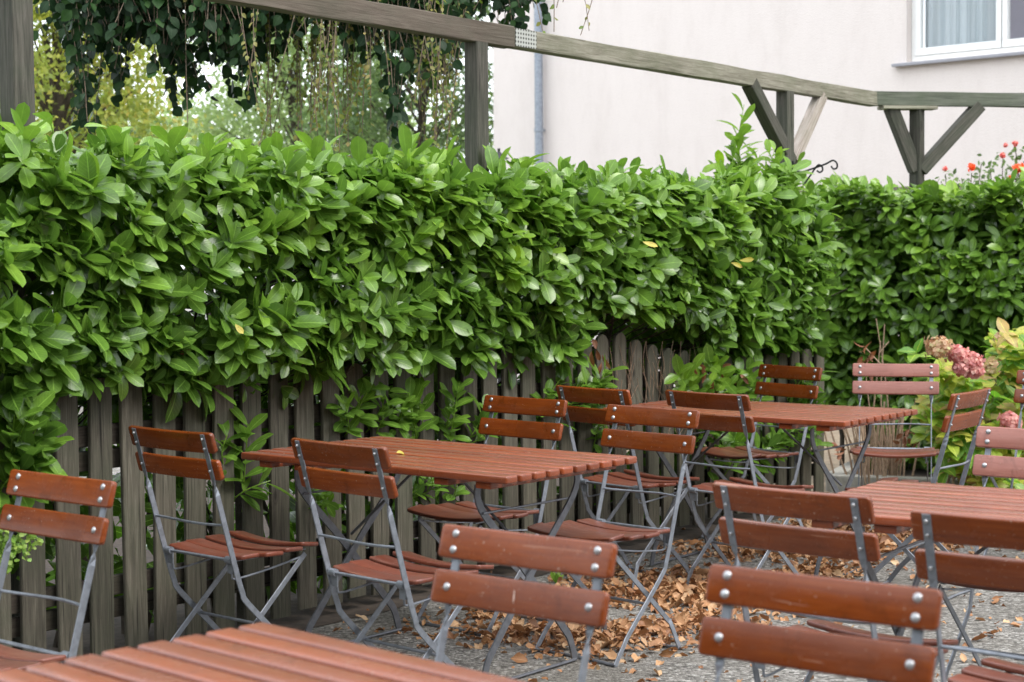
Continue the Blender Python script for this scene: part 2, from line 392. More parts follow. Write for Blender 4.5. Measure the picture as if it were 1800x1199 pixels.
# ------------------------------------------------------------------ leaf builder (vectorised)
def leaf_mesh(name, P, D, N, L, W, rnd, m, parent=None, seg=5, fold=0.25, curl=0.25, shape='oblanceolate', wav=0.0):
    """P base points, D leaf directions, N approximate upper-face normals, L/W sizes; one mesh with rnd + uv"""
    P = np.asarray(P, float); D = np.asarray(D, float); N = np.asarray(N, float)
    L = np.asarray(L, float); W = np.asarray(W, float); n = len(P)
    D /= np.linalg.norm(D, axis=1)[:, None]
    S = np.cross(D, N); S /= (np.linalg.norm(S, axis=1)[:, None] + 1e-9)
    U = np.cross(S, D)
    t = np.linspace(0, 1, seg + 1)
    if shape == 'oblanceolate': w = np.interp(t, [0, .12, .3, .5, .68, .84, .94, 1], [.1, .36, .74, .97, 1, .82, .5, .06])
    elif shape == 'round': w = np.sin(np.pi * t ** 0.8) ** 0.6
    else: w = np.sin(np.pi * t ** 0.85) ** 0.9
    w[0] = 0.06; w[-1] = 0.03
    fo = fold * (0.6 + 0.8 * rng.random(n)); cu = curl * (0.3 + 1.4 * rng.random(n)) * rng.choice([1, 1, 1, -0.4], n)
    tw = rng.normal(0, 0.18, n)
    V = np.empty((n, seg + 1, 3, 3))
    for i, ti in enumerate(t):
        c = P + D * (L * ti)[:, None] - U * (cu * L * ti * ti)[:, None]
        a = tw * ti
        Sx = S * np.cos(a)[:, None] + U * np.sin(a)[:, None]; Ux = -S * np.sin(a)[:, None] + U * np.cos(a)[:, None]
        hw = W * 0.5 * w[i]
        wv = (np.sin(ti * 9 + rnd * 40) * wav * W) if wav else 0
        V[:, i, 1] = c
        V[:, i, 0] = c - Sx * hw[:, None] + Ux * (hw * fo + wv)[:, None]
        V[:, i, 2] = c + Sx * hw[:, None] + Ux * (hw * fo - wv)[:, None]
    nv = (seg + 1) * 3
    verts = V.reshape(-1, 3)
    q = []
    for i in range(seg):
        for j in range(2):
            a = i * 3 + j; q.append((a, a + 1, a + 4, a + 3))
    q = np.array(q); Fc = (q[None] + (np.arange(n) * nv)[:, None, None]).reshape(-1, 4)
    me = bpy.data.meshes.new(name)
    me.vertices.add(len(verts)); me.vertices.foreach_set('co', verts.ravel())
    me.loops.add(Fc.size); me.loops.foreach_set('vertex_index', Fc.ravel())
    me.polygons.add(len(Fc)); me.polygons.foreach_set('loop_start', np.arange(len(Fc)) * 4)
    me.polygons.foreach_set('loop_total', np.full(len(Fc), 4))
    me.polygons.foreach_set('use_smooth', np.ones(len(Fc), bool))
    at_ = me.attributes.new('rnd', 'FLOAT', 'POINT'); at_.data.foreach_set('value', np.repeat(rnd, nv).astype(np.float32))
    uvv = np.array([[j / 2, ti] for ti in t for j in range(3)]); uvs = np.tile(uvv, (n, 1))[Fc.ravel()]
    uv = me.uv_layers.new(name='uv'); uv.data.foreach_set('uv', uvs.ravel())
    me.update(calc_edges=True); me.validate()
    return link_mesh(name, me, m, parent)

def unit(v): return v / (np.linalg.norm(v, axis=-1, keepdims=True) + 1e-9)
def whorls(C, A, k, Lm, spread=(0.6, 1.3), stem=0.06):
    """leaves in whorls round shoots: C centres, A axes (upper leaf faces look along A)"""
    P = []; D = []; N = []; n = len(C)
    A = unit(A)
    ref = unit(np.cross(A, rng.normal(size=(n, 3)))); ref2 = np.cross(A, ref)
    ph0 = rng.random(n) * 6.28
    for i in range(k):
        ph = ph0 + i * 2.4 + rng.normal(0, 0.25, n)
        rad = ref * np.cos(ph)[:, None] + ref2 * np.sin(ph)[:, None]
        an = spread[0] + (spread[1] - spread[0]) * ((k - i) / k) + rng.normal(0, 0.18, n)
        d = A * np.cos(an)[:, None] + rad * np.sin(an)[:, None]
        d[:, 2] -= 0.12
        P.append(C + A * ((i / k - 0.6) * stem)[..., None] if np.ndim(i) else C + A * ((i / k - 0.6) * stem))
        D.append(unit(d)); N.append(unit(A * 1.0 - rad * 0.1 + np.array([0, 0, 0.35]) + rng.normal(0, 0.18, (n, 3))))
    return np.concatenate(P), np.concatenate(D), np.concatenate(N)

# ------------------------------------------------------------------ site frame: the fence line
FO = Vector((-0.863, 7.01, 0)); FA = R(51.2)
FT = Vector((math.cos(FA), math.sin(FA), 0)); FN = Vector((math.sin(FA), -math.cos(FA), 0))   # along, towards camera
def fp(t, n, z=0.0): return FO + FT * t + FN * n + Vector((0, 0, z))

# ------------------------------------------------------------------ ground
mb = MB()
gx = [-300, -60, -20, -8, -4, 0, 4, 8, 20, 60, 300]; gy = [-60, -20, -5, 0, 4, 8, 12, 20, 40, 120, 500]
mb.add([(x, y, 0) for y in gy for x in gx], [(j * 11 + i, j * 11 + i + 1, j * 11 + i + 12, j * 11 + i + 11) for j in range(10) for i in range(10)])
tag(mb.build('ground', M_GROUND), kind='structure')
# bed of dark soil under the hedge and the fence, irregular edge
mb = MB()
N_ = 60
edge = [fp(-3 + 7.3 * i / N_, 0.13 + 0.07 * noise.noise(Vector((i * 0.35, 3, 0))), 0.004) for i in range(N_ + 1)]
back = [fp(-3 + 7.3 * i / N_, -4.5, 0.004) for i in range(N_ + 1)]
mb.add(edge + back, [(i, i + 1, N_ + 2 + i, N_ + 1 + i) for i in range(N_)])
tag(mb.build('soil', M_SOIL), kind='structure')
# sandy path through the opening
M_PATH = plain('sandy_path', (0.22, 0.17, 0.115), 0.95, 0.3, 14)
mb = MB(); mb.add([(1.75, 10.9, .004), (2.6, 10.4, .004), (5.2, 14.5, .004), (6.5, 19.0, .004), (0.5, 19.0, .004), (0.9, 12.6, .004)], [(0, 1, 2, 3, 4, 5)])
tag(mb.build('path', M_PATH), kind='structure')
# planting bed by the opening, with its kerb
K0 = on_ground(1462, 868); K1 = Vector((K0.x + 2.6, K0.y - 1.0, 0)); K2 = Vector((K0.x + 0.75, K0.y + 1.8, 0))
def wall_strip(mb, a, b, w, z0, z1):
    d = (b - a).normalized(); n = Vector((-d.y, d.x, 0))
    c = (a + b) / 2; rot = Matrix(((d.x, n.x, 0), (d.y, n.y, 0), (0, 0, 1)))
    mb.box(c + Vector((0, 0, (z0 + z1) / 2)), ((b - a).length, w, z1 - z0), rot)
mb = MB(); wall_strip(mb, K0, K1, 0.11, -0.05, 0.12)
dK = (K2 - K0).normalized(); wall_strip(mb, K0 + dK * 0.075, K2, 0.11, -0.05, 0.118)
tag(mb.build('kerb', M_KERB, bevel=0.008), kind='structure')
mb = MB(); a = K0 + Vector((0.06, 0.06, 0.08)); mb.add([a, Vector((K1.x, K1.y, 0.08)), Vector((K1.x + 0.5, K1.y + 2.2, 0.08)), Vector((K2.x, K2.y, 0.08))], [(0, 1, 2, 3)])
tag(mb.build('planting_bed_soil', M_SOIL), kind='structure')

# ------------------------------------------------------------------ house
HA = R(-44)
hdir = Vector((math.cos(HA), math.sin(HA), 0)); hn = Vector((math.sin(HA), -math.cos(HA), 0))   # hn faces the garden
hn = -hn if hn.y > 0 else hn
H0 = at(1690, 455, 16.0); H0.z = 0
def on_wall(px, py, off=0.0):
    r = ray(px, py); o = Vector((0, 0, CAM_H)); b = H0 + hn * off
    return o + r * ((b - o).dot(hn) / r.dot(hn))
house = empty('house', H0, 0)
tag(house, 'pale pinkish rendered house with a white framed window and a downpipe', 'house')
HM = Matrix(((hdir.x, -hn.x, 0), (hdir.y, -hn.y, 0), (0, 0, 1)))   # local x along the wall, y into the house
house.rotation_euler = HM.to_euler()
def hloc(p): return HM.transposed() @ (p - H0)
xl = hloc(on_wall(868, 300)).x
wl0 = hloc(on_wall(1603, 84)); wr0 = hloc(on_wall(1755, 84))
wx0 = wl0.x - 0.06; wz0 = hloc(on_wall(1604, 108)).z
ledge_z = hloc(on_wall(1520, 331)).z
glass_w = wr0.x - wl0.x
wx1 = wx0 + 2 * glass_w + 0.1; wz1 = wz0 + 1.35
xr = 9.0; zt = 8.5; dp = 7.0
mb = MB()
def rect(mb, x0, x1, z0, z1, y=0.0): mb.add([(x0, y, z0), (x1, y, z0), (x1, y, z1), (x0, y, z1)], [(0, 1, 2, 3)])
rect(mb, xl, wx0, ledge_z, zt); rect(mb, wx1, xr, ledge_z, zt); rect(mb, wx0, wx1, ledge_z, wz0); rect(mb, wx0, wx1, wz1, zt)
rv = 0.16
mb.add([(wx0, 0, wz0), (wx0, 0, wz1), (wx0, rv, wz1), (wx0, rv, wz0)], [(0, 1, 2, 3)])
mb.add([(wx1, 0, wz0), (wx1, 0, wz1), (wx1, rv, wz1), (wx1, rv, wz0)], [(3, 2, 1, 0)])
mb.add([(wx0, 0, wz1), (wx1, 0, wz1), (wx1, rv, wz1), (wx0, rv, wz1)], [(0, 1, 2, 3)])
mb.add([(wx0, 0, wz0), (wx1, 0, wz0), (wx1, rv, wz0), (wx0, rv, wz0)], [(3, 2, 1, 0)])
mb.add([(xl, 0, ledge_z), (xl, dp, ledge_z), (xl, dp, zt), (xl, 0, zt)], [(3, 2, 1, 0)])
mb.add([(xr, 0, ledge_z), (xr, dp, ledge_z), (xr, dp, zt), (xr, 0, zt)], [(0, 1, 2, 3)])
mb.add([(xl, 0, ledge_z), (xr, 0, ledge_z), (xr, dp, ledge_z), (xl, dp, ledge_z)], [(0, 1, 2, 3)])
mb.build('upper_wall', M_STUCCO, house)
mb = MB()
mb.box(((xl + xr) / 2, 0.08 + dp / 2, (ledge_z - 0.004) / 2), (xr - xl, dp - 0.06, ledge_z - 0.004))
mb.build('lower_wall', M_STUCCO, house)
mb = MB()
bx0, bx1 = hloc(on_wall(1440, 335)).x, hloc(on_wall(1640, 325)).x
mb.box(((bx0 + bx1) / 2, 0.035, ledge_z - 0.30), (bx1 - bx0, 0.03, 0.45))
lw = mb.build('low_panel', M_ROOM, house)  # flat horizontal panel just below the wall ledge
mb = MB()
mb.box(((xl + xr) / 2, dp / 2, zt + 0.15), (xr - xl + 0.8, dp + 0.8, 0.3)); mb.build('roof', M_SILL, house)
# the window
win = MB()
fw = 0.055
midx = wx0 + (wx1 - wx0) / 2
Y = 0.115
def fbox(mb, x0, x1, z0, z1, y=Y, t=0.06): mb.box(((x0 + x1) / 2, y, (z0 + z1) / 2), (x1 - x0, t, z1 - z0))
fbox(win, wx0 + .003, wx1 - .003, wz0 + .003, wz0 + fw); fbox(win, wx0 + .003, wx1 - .003, wz1 - fw, wz1 - .003)
fbox(win, wx0 + .003, wx0 + fw, wz0 + fw, wz1 - fw); fbox(win, wx1 - fw, wx1 - .003, wz0 + fw, wz1 - fw)
wobj = win.build('window', M_FRAME, house, bevel=0.004)
for a, b_ in ((wx0 + fw, midx - 0.006), (midx + 0.006, wx1 - fw)):
    s = MB(); q = 0.05
    fbox(s, a, b_, wz0 + fw + .002, wz0 + fw + q + .02, Y - .012); fbox(s, a, b_, wz1 - fw - q, wz1 - fw - .002, Y - .012)
    fbox(s, a, a + q, wz0 + fw + q + .02, wz1 - fw - q, Y - .012); fbox(s, b_ - q, b_, wz0 + fw + q + .02, wz1 - fw - q, Y - .012)
    s.build('sash', M_FRAME, wobj, bevel=0.004)
    g = MB(); rect(g, a + q - .01, b_ - q + .01, wz0 + fw + q, wz1 - fw - q + .01, Y - .008); g.build('pane', M_GLASS, wobj)
# curtains hanging behind the first pane
cu = MB(); npt = 60
for (xa, xb) in ((wx0 + fw, midx - 0.12), (midx + 0.3, wx1 - fw)):
    vs = []
    for k in range(npt + 1):
        x = xa + (xb - xa) * k / npt
        for z in (wz0 + 0.05, wz1): vs.append((x, 0.24 + 0.03 * math.sin(k * 0.9) + 0.015 * math.sin(k * 2.3), z))
    cu.add(vs, [(2 * k, 2 * k + 2, 2 * k + 3, 2 * k + 1) for k in range(npt)])
cu.build('curtain', M_CURTAIN, wobj, smooth=True)
rm = MB(); rect(rm, wx0 - .3, wx1 + .3, wz0 - .3, wz1 + .3, 1.6); rm.build('room_wall', M_ROOM, wobj)
sl = MB(); xs0 = hloc(on_wall(1574, 118)).x
sl.box(((xs0 + wx1 + .1) / 2, 0.02, wz0 - 0.022), (wx1 + .1 - xs0, 0.19, 0.03), Matrix.Rotation(R(4), 3, 'X')); sl.build('window_sill', M_SILL, wobj, bevel=0.006)
# downpipe with brackets
pipe = MB(); px_ = hloc(on_wall(957, 200)).x
pipe.tube([(px_, -0.09, 0.1 + 0.0), (px_, -0.09, 3), (px_, -0.09, zt)], 0.047, 16)
dpipe = pipe.build('downpipe', M_ZINC, house, smooth=True)
for z in (2.9, 4.6, 6.3):
    b_ = MB(); b_.tube([(px_, -0.09, z - .02), (px_, -0.09, z + .02)], 0.054, 16); b_.box((px_, -0.03, z), (0.02, 0.06, 0.02)); b_.build('bracket', M_ZINC, dpipe)
# house-corner lantern: a small capped lamp on a post beyond the hedge
def lantern():
    p = at(877, 279, 13.0)
    e = empty('garden_lantern', (p.x, p.y, 0)); tag(e, 'small dark capped garden lantern just above the hedge beside the middle pergola post', 'lantern')
    h = p.z
    m = MB(); m.tube([(0, 0, 0), (0, 0, h - 0.14)], 0.022, 10); m.build('pole', M_BLACK, e)
    m = MB(); m.tube([(0, 0, h - .14), (0, 0, h - .0)], 0.045, 6, 0.06); m.build('glass_case', M_GLASS, e)
    m = MB(); m.tube([(0, 0, h), (0, 0, h + .02), (0, 0, h + .05)], 0.085, 6, 0.012); m.tube([(0, 0, h + .045), (0, 0, h + .075)], 0.012, 6); m.build('cap', M_BLACK, e)
lantern()

# ------------------------------------------------------------------ fence
fence = empty('picket_fence', FO, FA)
tag(fence, 'weathered brown picket fence with rounded tops under the long hedge', 'fence')
def picket_top(t):
    # panels 2.1 m long with tops rising to a crown in the middle
    if t < 2.25: return 1.055 + 0.035 * math.cos((t - 2.1) * 1.4)
    return 0.93 + 0.16 * max(0.0, 1 - (t - 2.1) / 0.95) ** 1.1
def picket(x, zt, zb, lean):
    mb = MB(); w = 0.098; th = 0.019; n = 10; pts = []
    pts += [(-w / 2, zb), (w / 2, zb)]
    r_ = w / 2
    for k in range(n + 1):
        a = math.pi * k / n
        pts.append((r_ * math.cos(a), zt - r_ + r_ * math.sin(a)))
    m = len(pts)
    ring = lambda y, s: [Vector((x + px * s + lean * (pz - 0.5), y, pz if pz < 0.3 else pz - (1 - s) * 0.02)) for px, pz in pts]
    rs = [ring(-th / 2, 0.95), ring(-th / 2 + .004, 1.0), ring(th / 2 - .004, 1.0), ring(th / 2, 0.95)]
    base = 0
    for r0 in rs: mb.v += [tuple(p) for p in r0]
    for i in range(3):
        for j in range(m):
            a = i * m + j; b_ = i * m + (j + 1) % m; mb.f.append((a, b_, b_ + m, a + m))
    mb.f.append(tuple(range(m))[::-1]); mb.f.append(tuple(range(3 * m, 4 * m)))
    return mb
t = -2.6; k = 0
pitch = 0.1455
while t < 4.25:
    zt_ = picket_top(t) + random.uniform(-0.006, 0.006)
    zb_ = 0.05 + random.uniform(-0.012, 0.012)
    m = picket(t, zt_, zb_, random.uniform(-0.012, 0.012))
    o = m.build('picket', M_FENCE, fence); o.location.y = -0.02 + random.uniform(-.004, .004)
    t += pitch; k += 1
for z, h in ((0.835, 0.075), (0.745, 0.07), (0.285, 0.07), (0.2, 0.07)):
    m = MB(); m.box((0.85, 0.022 if h > .072 or z == 0.285 else 0.034, z), (6.9, 0.03, h)); m.build('rail', M_RAIL, fence, bevel=0.004)
for t in (-2.35, -0.2, 2.05, 4.15):
    m = MB(); m.box((t, 0.085, 0.45), (0.07, 0.07, 0.9)); m.build('fence_post', M_RAIL, fence, bevel=0.005)

# ------------------------------------------------------------------ pergola
PN = -0.2       # pergola line, behind the fence
def line_pt(px, n, z_py=None):
    """point on the pergola line (offset n) seen at photo column px"""
    r = ray(px, 455); k = r.x / r.y
    b = FO + FN * n
    t = (k * b.y - b.x) / (FT.x - k * FT.y)
    return b + FT * t
perg = empty('pergola', fp(0, PN), FA)
tag(perg, 'open timber pergola frame of posts and beams above the hedge', 'pergola')
PM = perg.matrix_basis.copy(); PMi = Matrix.Translation(fp(0, PN)) @ Matrix.Rotation(FA, 4, 'Z'); PMi = PMi.inverted()
def timber(name, a, b, w, h, m, up=Vector((0, 0, 1)), ext=0.0, parent=perg, world=True, rough=0.002):
    """squared timber from a to b (world points on its centreline); own object with local x along it"""
    d = (b - a); L = d.length + 2 * ext; d.normalize()
    x = d; 
    if abs(d.z) > 0.99: y = FN.copy() * -1; z = x.cross(y)
    else: y = up.cross(x).normalized(); z = x.cross(y)
    nx = max(4, int(L / 0.12)); mb = MB()
    def ring(i):
        s = -L / 2 + L * i / nx
        jit = lambda k: noise.noise(Vector((s * 3 + a.x * 7, k * 5.1, a.y))) * rough
        c = 0.004
        pts = []
        for (sy, sz) in ((-1, -1), (1, -1), (1, 1), (-1, 1)):
            p1 = (sy * (w / 2 - c), sz * h / 2); p2 = (sy * w / 2, sz * (h / 2 - c))
            if (sy * sz) > 0: p1, p2 = p1, p2
            pr = [p1, p2] if (sy, sz) in ((1, -1), (-1, 1)) else [p2, p1]
            for q, p in enumerate(pr): pts.append(Vector((s, p[0] + jit(q + sy * 2 + sz), p[1] + jit(q + 9 + sz))))
        return pts
    mb.sweep(list(range(nx + 1)), ring)
    me_o = mb.build(name, m, parent)
    Mw = Matrix.Translation((a + b) / 2) @ Matrix(((x.x, y.x, z.x, 0), (x.y, y.y, z.y, 0), (x.z, y.z, z.z, 0), (0, 0, 0, 1)))
    me_o.matrix_basis = PMi @ Mw
    return me_o
BH = 0.092
pts_post = [(36, 2.50), (840, 2.468), (1380, 2.432)]
posts = []
for px, z in pts_post:
    p = line_pt(px, PN); posts.append((p, z))
# grain of M_POST runs along local Z; timbers run along local X -> separate upright material
M_POSTX = oldwood('pergola_upright_wood', (0.03, 0.029, 0.024), (0.075, 0.07, 0.058), (0.14, 0.13, 0.11), (0.05, 0.06, 0.04), 0.5, 'X')
M_PALEX = oldwood('bleached_brace_wood_grain', (0.14, 0.11, 0.09), (0.32, 0.27, 0.24), (0.44, 0.4, 0.37), (0.14, 0.14, 0.1), 0.4, 'X')
M_BEAM2 = oldwood('grey_green_beam_wood', (0.06, 0.065, 0.052), (0.115, 0.12, 0.098), (0.18, 0.185, 0.15), (0.075, 0.095, 0.058), 0.5, 'X')
for i, (p, z) in enumerate(posts):
    w = [0.088, 0.082, 0.08][i]
    timber('post', Vector((p.x, p.y, -0.2)), Vector((p.x, p.y, z - 0.002 + (0.012 if i == 2 else 0))), w, w, M_POSTX)
# joint of the two beams at column ~897
zj = 2.466; pj = line_pt(897, PN)
left_end = line_pt(0, PN) - FT * 1.8
timber('beam', Vector((left_end.x, left_end.y, 2.52 + BH / 2)), Vector((pj.x, pj.y, zj + BH / 2)), 0.07, BH + .008, M_BEAM_B, rough=0.004)
pc = line_pt(1535, PN); zc = 2.425
timber('beam', Vector((pj.x, pj.y, zj + BH / 2)) + FT * 0.003, Vector((pc.x, pc.y, zc + BH / 2)), 0.068, BH, M_BEAM_G, rough=0.004)
# second beam turns to the right at the corner
def top_at(px, py, z): # point at height z seen at (px,py)
    r = ray(px, py); return Vector((0, 0, CAM_H)) + r * ((z - CAM_H) / r.z)
c0 = Vector((pc.x, pc.y, zc)); c1 = top_at(1800, 190, zc)
dd = (c1 - c0).normalized(); 
timber('beam', c0 + Vector((0, 0, BH / 2 + .004)) - dd * 0.0, c1 + dd * 1.2 + Vector((0, 0, BH / 2 + .004)), 0.07, BH, M_BEAM2, rough=0.004)
# corner post with its plate and two braces
k3 = (ray(1611, 455)); kk = k3.x / k3.y
s3 = (kk * c0.y - c0.x) / (dd.x - kk * dd.y); p3 = c0 + dd * s3
timber('post', Vector((p3.x, p3.y, -0.2)), Vector((p3.x, p3.y, zc - .018)), 0.075, 0.075, M_POSTX)
timber('support_board', p3 - dd * 0.25 + Vector((0, 0, -0.008)), p3 + dd * 0.12 + Vector((0, 0, -0.008)), 0.11, 0.022, M_BEAM_G)
def brace(pw, dirv, px_top, py_top, px_bot, py_bot, m, w=0.08):
    # find points on vertical plane through pw along dirv
    n = Vector((-dirv.y, dirv.x, 0)).normalized(); o = Vector((0, 0, CAM_H)); out = []
    for px, py in ((px_bot, py_bot), (px_top, py_top)):
        r = ray(px, py); out.append(o + r * ((pw - o).dot(n) / r.dot(n)))
    return timber('brace', out[0], out[1], w, w, m)
brace(p3, dd, 1566, 190, 1609, 300, M_POSTX, .078); brace(p3, dd, 1721, 186, 1618, 300, M_POSTX, .078)
p2 = posts[2][0]
brace(p2, FT, 1317, 146, 1388, 285, M_POSTX, 0.076); brace(p2, FT, 1443, 168, 1393, 282, M_PALEX, 0.068)
# perforated steel plate nailed over the joint
def nail_plate():
    d_ = 0.16; a = Vector((pj.x, pj.y, zj + BH / 2)) + FN * 0.0375 + FT * 0.085
    mb = MB(); mb.box((0, 0, 0), (d_, 0.002, BH * 0.92))
    m, ns, ls, b = mat('punched_steel_plate')
    tc = ns.new('ShaderNodeTexCoord'); mp = ns.new('ShaderNodeMapping'); ls.new(tc.outputs['Object'], mp.inputs[0])
    vo = ns.new('ShaderNodeTexVoronoi'); vo.inputs['Randomness'].default_value = 0.0; vo.inputs['Scale'].default_value = 50
    ls.new(mp.outputs[0], vo.inputs[0])
    ls.new(ramp(ns, ls, vo.outputs['Distance'], [(0.25, (0.04, 0.04, 0.035)), (0.34, (0.38, 0.39, 0.36))]), b.inputs['Base Color'])
    b.inputs['Metallic'].default_value = 0.3; b.inputs['Roughness'].default_value = 0.5
    o = mb.build('nail_plate', m, perg)
    o.matrix_basis = PMi @ (Matrix.Translation(a) @ Matrix.Rotation(FA, 4, 'Z') @ Matrix.Rotation(math.atan2(zc - zj, (pc - pj).length) * -1, 4, 'Y'))
nail_plate()
# wrought-iron plant hook on the third post
def hook():
    n = Vector((0, 1, 0)); o = Vector((0, 0, CAM_H)); base = p2 + FN * 0.045
    dv = Vector((0.86, -0.5, 0))
    nn = Vector((-dv.y, dv.x, 0)); 
    def W(px, py):
        r = ray(px, py); return o + r * ((base - o).dot(nn) / r.dot(nn))
    e = empty('plant_hook', W(1396, 340)); tag(e, 'black wrought iron plant hook with curled ends on the third pergola post', 'plant hook')
    L = lambda pts: [W(*p) - e.location for p in pts]
    arm = L([(1396, 300), (1392, 295), (1393, 289), (1400, 290), (1399, 297), (1408, 302), (1430, 296), (1452, 288), (1464, 282), (1471, 287), (1471, 295), (1465, 297), (1461, 292)])
    m = MB(); m.tube(catmull(arm, 4), 0.0055, 6); m.build('arm', M_BLACK, e, smooth=True)
    st = L([(1398, 341), (1408, 331), (1424, 309), (1437, 291), (1444, 292), (1446, 299), (1441, 303), (1436, 300)])
    m = MB(); m.tube(catmull(st, 4), 0.0055, 6); m.build('strut', M_BLACK, e, smooth=True)
    m = MB(); a, b_ = L([(1394, 283), (1395, 345)]); m.tube([a, b_], 0.007, 6); m.build('back_bar', M_BLACK, e)
hook()

# ------------------------------------------------------------------ chair
W_S = 0.45; LEAN = 0.2804; SH = 0.0704; GAP = 0.0255; ZT = 0.8904
def slat(W, H, T, rc=0.012, re=0.004, sag=0.0, nx=20, plane='xz'):
    """a rounded, slightly bowed slat: length along x, height along z, thickness along y"""
    mb = MB(); xs = []
    for k in range(6): a = (1 - math.cos(k / 5 * math.pi / 2)); xs.append(-W / 2 + rc * math.sin(k / 5 * math.pi / 2) * 0 + rc * a)
    inner = [(-W / 2 + rc) + (W - 2 * rc) * i / nx for i in range(1, nx)]
    xs = xs + inner + [-x for x in xs[::-1]]
    def ring(i):
        x = xs[i]; e = W / 2 - abs(x)
        hh = H / 2 - (rc - math.sqrt(max(0, rc * rc - (rc - e) ** 2)) if e < rc else 0)
        tt = T / 2 - (re - math.sqrt(max(0, re * re - (re - e) ** 2)) if e < re else 0)
        tt = max(tt, T * 0.18); hh = max(hh, H * 0.2)
        r = min(re, hh * 0.9, tt * 0.9); pts = []
        yb = sag * (1 - (2 * x / W) ** 2)
        for cx, cz, a0 in ((tt - r, hh - r, 0), (-tt + r, hh - r, 90), (-tt + r, -hh + r, 180), (tt - r, -hh + r, 270)):
            for k in range(4):
                a = R(a0 + 30 * k); pts.append(Vector((x, cx + r * math.cos(a) + yb, cz + r * math.sin(a))))
        return pts
    mb.sweep(xs, ring)
    return mb
def flatbar(pts, tws, w=0.021, t=0.0055):
    """bar through pts (y,z) at lateral x; tws = 0: flat faces front/back, 1: flat faces sideways"""
    P = [Vector(p) for p in pts]; mb = MB()
    def ring(i):
        a = P[max(i - 1, 0)]; b = P[min(i + 1, len(P) - 1)]; d = (b - a).normalized()
        X = Vector((1, 0, 0)); n = d.cross(X).normalized(); X = n.cross(d).normalized()
        an = tws[i] * math.pi / 2
        u = X * math.cos(an) + n * math.sin(an); v = d.cross(u)
        c = 0.0012; hw, ht = w / 2, t / 2
        return [P[i] + u * a_ + v * b_ for a_, b_ in ((-hw + c, -ht), (hw - c, -ht), (hw, -ht + c), (hw, ht - c), (hw - c, ht), (-hw + c, ht), (-hw, ht - c), (-hw, -ht + c))]
    mb.sweep(P, ring); return mb
def bolt(px, y0, y1, pz, r):
    """dome-headed rivet along local y, dome at the +y side, small nut behind"""
    mb = MB()
    prof = [(y0 - .004, 0.0035), (y0 - .003, 0.0045), (y0, 0.0048), (y1, 0.0048), (y1 + .0002, r), (y1 + .0018, r * 0.93), (y1 + .0035, r * 0.7), (y1 + .0046, r * 0.35), (y1 + .0049, 0.0005)]
    n = 14
    mb.sweep(prof, lambda i: [Vector((px + prof[i][1] * math.cos(-k * 2 * math.pi / n), prof[i][0], pz + prof[i][1] * math.sin(-k * 2 * math.pi / n))) for k in range(n)])
    return mb
